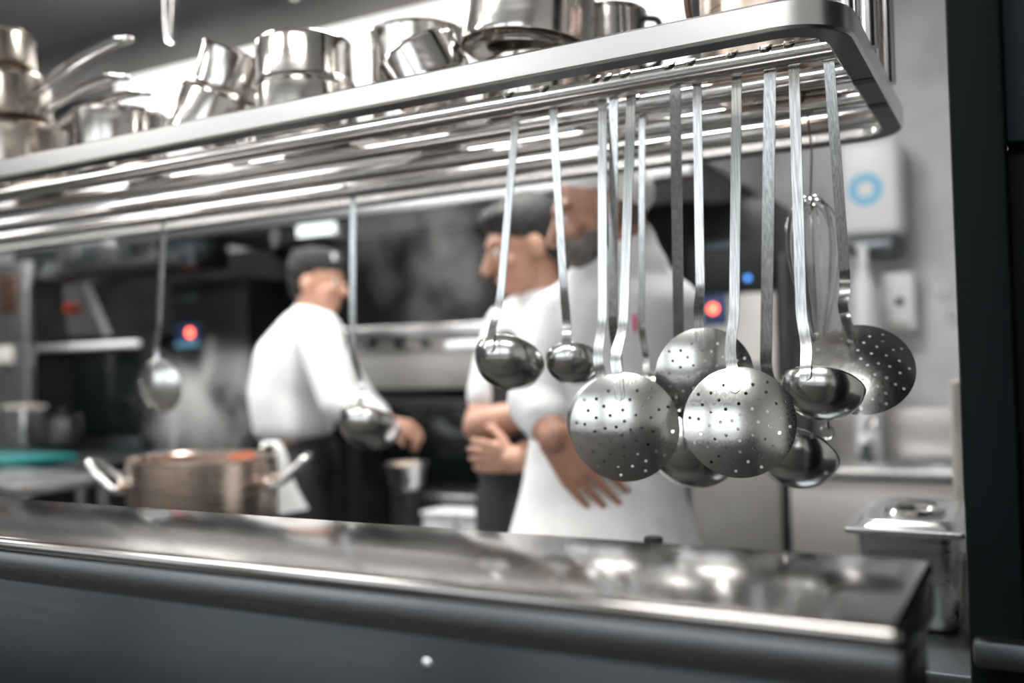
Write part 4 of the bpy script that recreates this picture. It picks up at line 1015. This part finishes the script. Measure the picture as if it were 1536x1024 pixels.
stack([rr2(GX0+.030, GX1-.030, GY0+.030, GY1-.030, .02, g), rr2(GX0+.024, GX1-.024, GY0+.024, GY1-.024, .026, g+.004), rr2(GX0+.020, GX1-.020, GY0+.020, GY1-.020, .028, g+.014),
       rr2(GX0+.013, GX1-.013, GY0+.013, GY1-.013, .028, GZ-.012), rr2(GX0+.002, GX1-.002, GY0+.002, GY1-.002, .012, GZ-.010), rr2(GX0+.002, GX1-.002, GY0+.002, GY1-.002, .012, GZ-.0068)]).done('body', M['steel'], ct, 40)
lid = stack([rr2(GX0, GX1, GY0, GY1, .010, GZ-.0064), rr2(GX0-.001, GX1+.001, GY0-.001, GY1+.001, .011, GZ-.003), rr2(GX0, GX1, GY0, GY1, .010, GZ), rr2(GX0+.014, GX1-.014, GY0+.016, GY1-.016, .02, GZ+.0005),
       rr2(GX0+.020, GX1-.020, GY0+.024, GY1-.024, .03, GZ+.010), rr2(GX0+.030, GX1-.030, GY0+.034, GY1-.034, .03, GZ+.011), rr2(GX0+.042, GX1-.042, GY0+.06, GY1-.06, .03, GZ+.0035)]).done('lid', M['frame'], ct, 40)
gx, gy = (GX0+GX1)/2, (GY0+GY1)/2
MB().lathe([(.030, 0), (.034, .006), (.044, .007), (.048, 0)], Matrix.Translation((gx, gy, GZ+.0042)), 36).done('recess_ring', M['rod'], lid)
MB().tube(smooth_path([(gx-.032, gy, GZ+.006), (gx-.028, gy, GZ+.018), (gx, gy, GZ+.020), (gx+.028, gy, GZ+.018), (gx+.032, gy, GZ+.006)], 5), .0036, 10).done('grip', M['rod'], lid)
# white board on edge behind the container, cream bottle by the post
c = at(1441, 700, Y=1.955)
tag(MB().box((c.x-.0105, 1.90, ZTb+.0005), (c.x+.0105, 2.0, zat(570, 1441, 1.95)), .007, 3).done('cutting_board', M['cream'], org=V((c.x, 1.95, ZTb))), 'narrow pale cutting board standing on edge behind the lidded container', 'cutting board')
c = at(1452, 845, Y=1.66); bt = thing('bottle', V((c.x, 1.66, ZTb+.0265)), 'small cream bottle between the lidded container and the black post', 'bottle')
c.z = ZTb+.0265; hh = max(.05, zat(828, 1452, 1.66)-c.z)
MB().lathe([(0, .0003), (.012, .0003), (.013, .003), (.013, hh*.7), (.008, hh*.85), (0, hh*.85)], Matrix.Translation(c), 24).done('body', M['cream'], bt)
MB().lathe([(0, hh*.8504), (.008, hh*.8504), (.008, hh), (0, hh)], Matrix.Translation(c), 20).done('cap', M['white'], bt)
# dark knob seen just over the back edge of the counter
c = at(980, 812, Y=.80)
kb = thing('shaker', V((c.x, .815, 0)), 'black cap peeping over the back edge of the counter', 'shaker')
kz = at(980, 804, Y=.815).z; kx = at(980, 804, Y=.815).x
MB().cyl((kx, .815, HC-.10), (kx, .815, kz-.011), .007, 18, bev=.001).done('stem', M['steel'], kb)
MB().cyl((kx, .815, kz-.0108), (kx, .815, kz), .0085, 20, bev=.0015).done('cap', M['blackm'], kb)
MB().box((kx-.02, CY1-.0099, HC-.12), (kx+.02, .83, HC-.1003), .002).done('clip', M['steel'], kb)

# ------------------------------------------------------------------ steam
def steam(name, c, rad, dens, nsc, label, seed=0., thr=.47):
    m = bpy.data.materials.new('steam'); m.use_nodes = True; nt = m.node_tree; nt.nodes.clear()
    o = nt.nodes.new('ShaderNodeOutputMaterial'); v = nt.nodes.new('ShaderNodeVolumePrincipled'); nt.links.new(v.outputs[0], o.inputs['Volume'])
    v.inputs['Color'].default_value = (.96, .95, .95, 1)
    tc = nt.nodes.new('ShaderNodeTexCoord'); mp = nt.nodes.new('ShaderNodeMapping'); n = nt.nodes.new('ShaderNodeTexNoise')
    mp.inputs['Location'].default_value = (seed, seed*.7, 0); mp.inputs['Scale'].default_value = (1, 1, .6)
    n.inputs['Scale'].default_value = nsc; n.inputs['Detail'].default_value = 3; n.inputs['Distortion'].default_value = .6
    nt.links.new(tc.outputs['Object'], mp.inputs['Vector']); nt.links.new(mp.outputs['Vector'], n.inputs['Vector'])
    r1 = nt.nodes.new('ShaderNodeMapRange'); r1.inputs['From Min'].default_value = thr; r1.inputs['From Max'].default_value = thr+.25; r1.inputs['To Max'].default_value = dens
    nt.links.new(n.outputs['Fac'], r1.inputs['Value'])
    sc = nt.nodes.new('ShaderNodeVectorMath'); sc.operation = 'DIVIDE'; sc.inputs[1].default_value = rad
    ln = nt.nodes.new('ShaderNodeVectorMath'); ln.operation = 'LENGTH'
    nt.links.new(tc.outputs['Object'], sc.inputs[0]); nt.links.new(sc.outputs[0], ln.inputs[0])
    r2 = nt.nodes.new('ShaderNodeMapRange'); r2.inputs['From Min'].default_value = .25; r2.inputs['From Max'].default_value = 1.; r2.inputs['To Min'].default_value = 1; r2.inputs['To Max'].default_value = 0
    nt.links.new(ln.outputs['Value'], r2.inputs['Value'])
    mu = nt.nodes.new('ShaderNodeMath'); mu.operation = 'MULTIPLY'
    nt.links.new(r1.outputs['Result'], mu.inputs[0]); nt.links.new(r2.outputs['Result'], mu.inputs[1]); nt.links.new(mu.outputs[0], v.inputs['Density'])
    ob = MB().ell(c, rad, seg=24).done(name, m, org=V(c))
    return tag(ob, label, 'steam', kind='stuff')
c = at(312, 620, d=2.66)
steam('steam', (c.x, c.y, zrim+.165), (.24, .19, .185), 17.0, 7., 'white steam rising from the big stockpot')
c = at(640, 400, d=3.15)
steam('steam', (c.x, c.y, c.z), (.42, .22, .36), 2.6, 5.5, 'thin drifting steam between the left cook and the middle cook', 3.1, .50)

c = at(1128, 775, d=1.76)
steam('steam', (c.x, c.y, c.z), (.17, .10, .10), 8., 7., 'faint steam drifting behind the right end of the counter', 5.3)

# ------------------------------------------------------------------ world and view
w = bpy.data.worlds.new('world'); SC.world = w; w.use_nodes = True
w.node_tree.nodes['Background'].inputs[0].default_value = (.5, .55, .6, 1); w.node_tree.nodes['Background'].inputs[1].default_value = .02
SC.view_settings.view_transform = 'Standard'; SC.view_settings.look = 'None'; SC.view_settings.gamma = 1; SC.view_settings.use_curve_mapping = False
SC.view_settings.exposure = 0.68
cy_ = SC.cycles
cy_.use_denoising = True; cy_.max_bounces = 8; cy_.glossy_bounces = 5; cy_.diffuse_bounces = 3; cy_.volume_bounces = 0; cy_.volume_step_rate = 2.5; cy_.sample_clamp_indirect = 6.
cy_.caustics_reflective = True; cy_.blur_glossy = .5
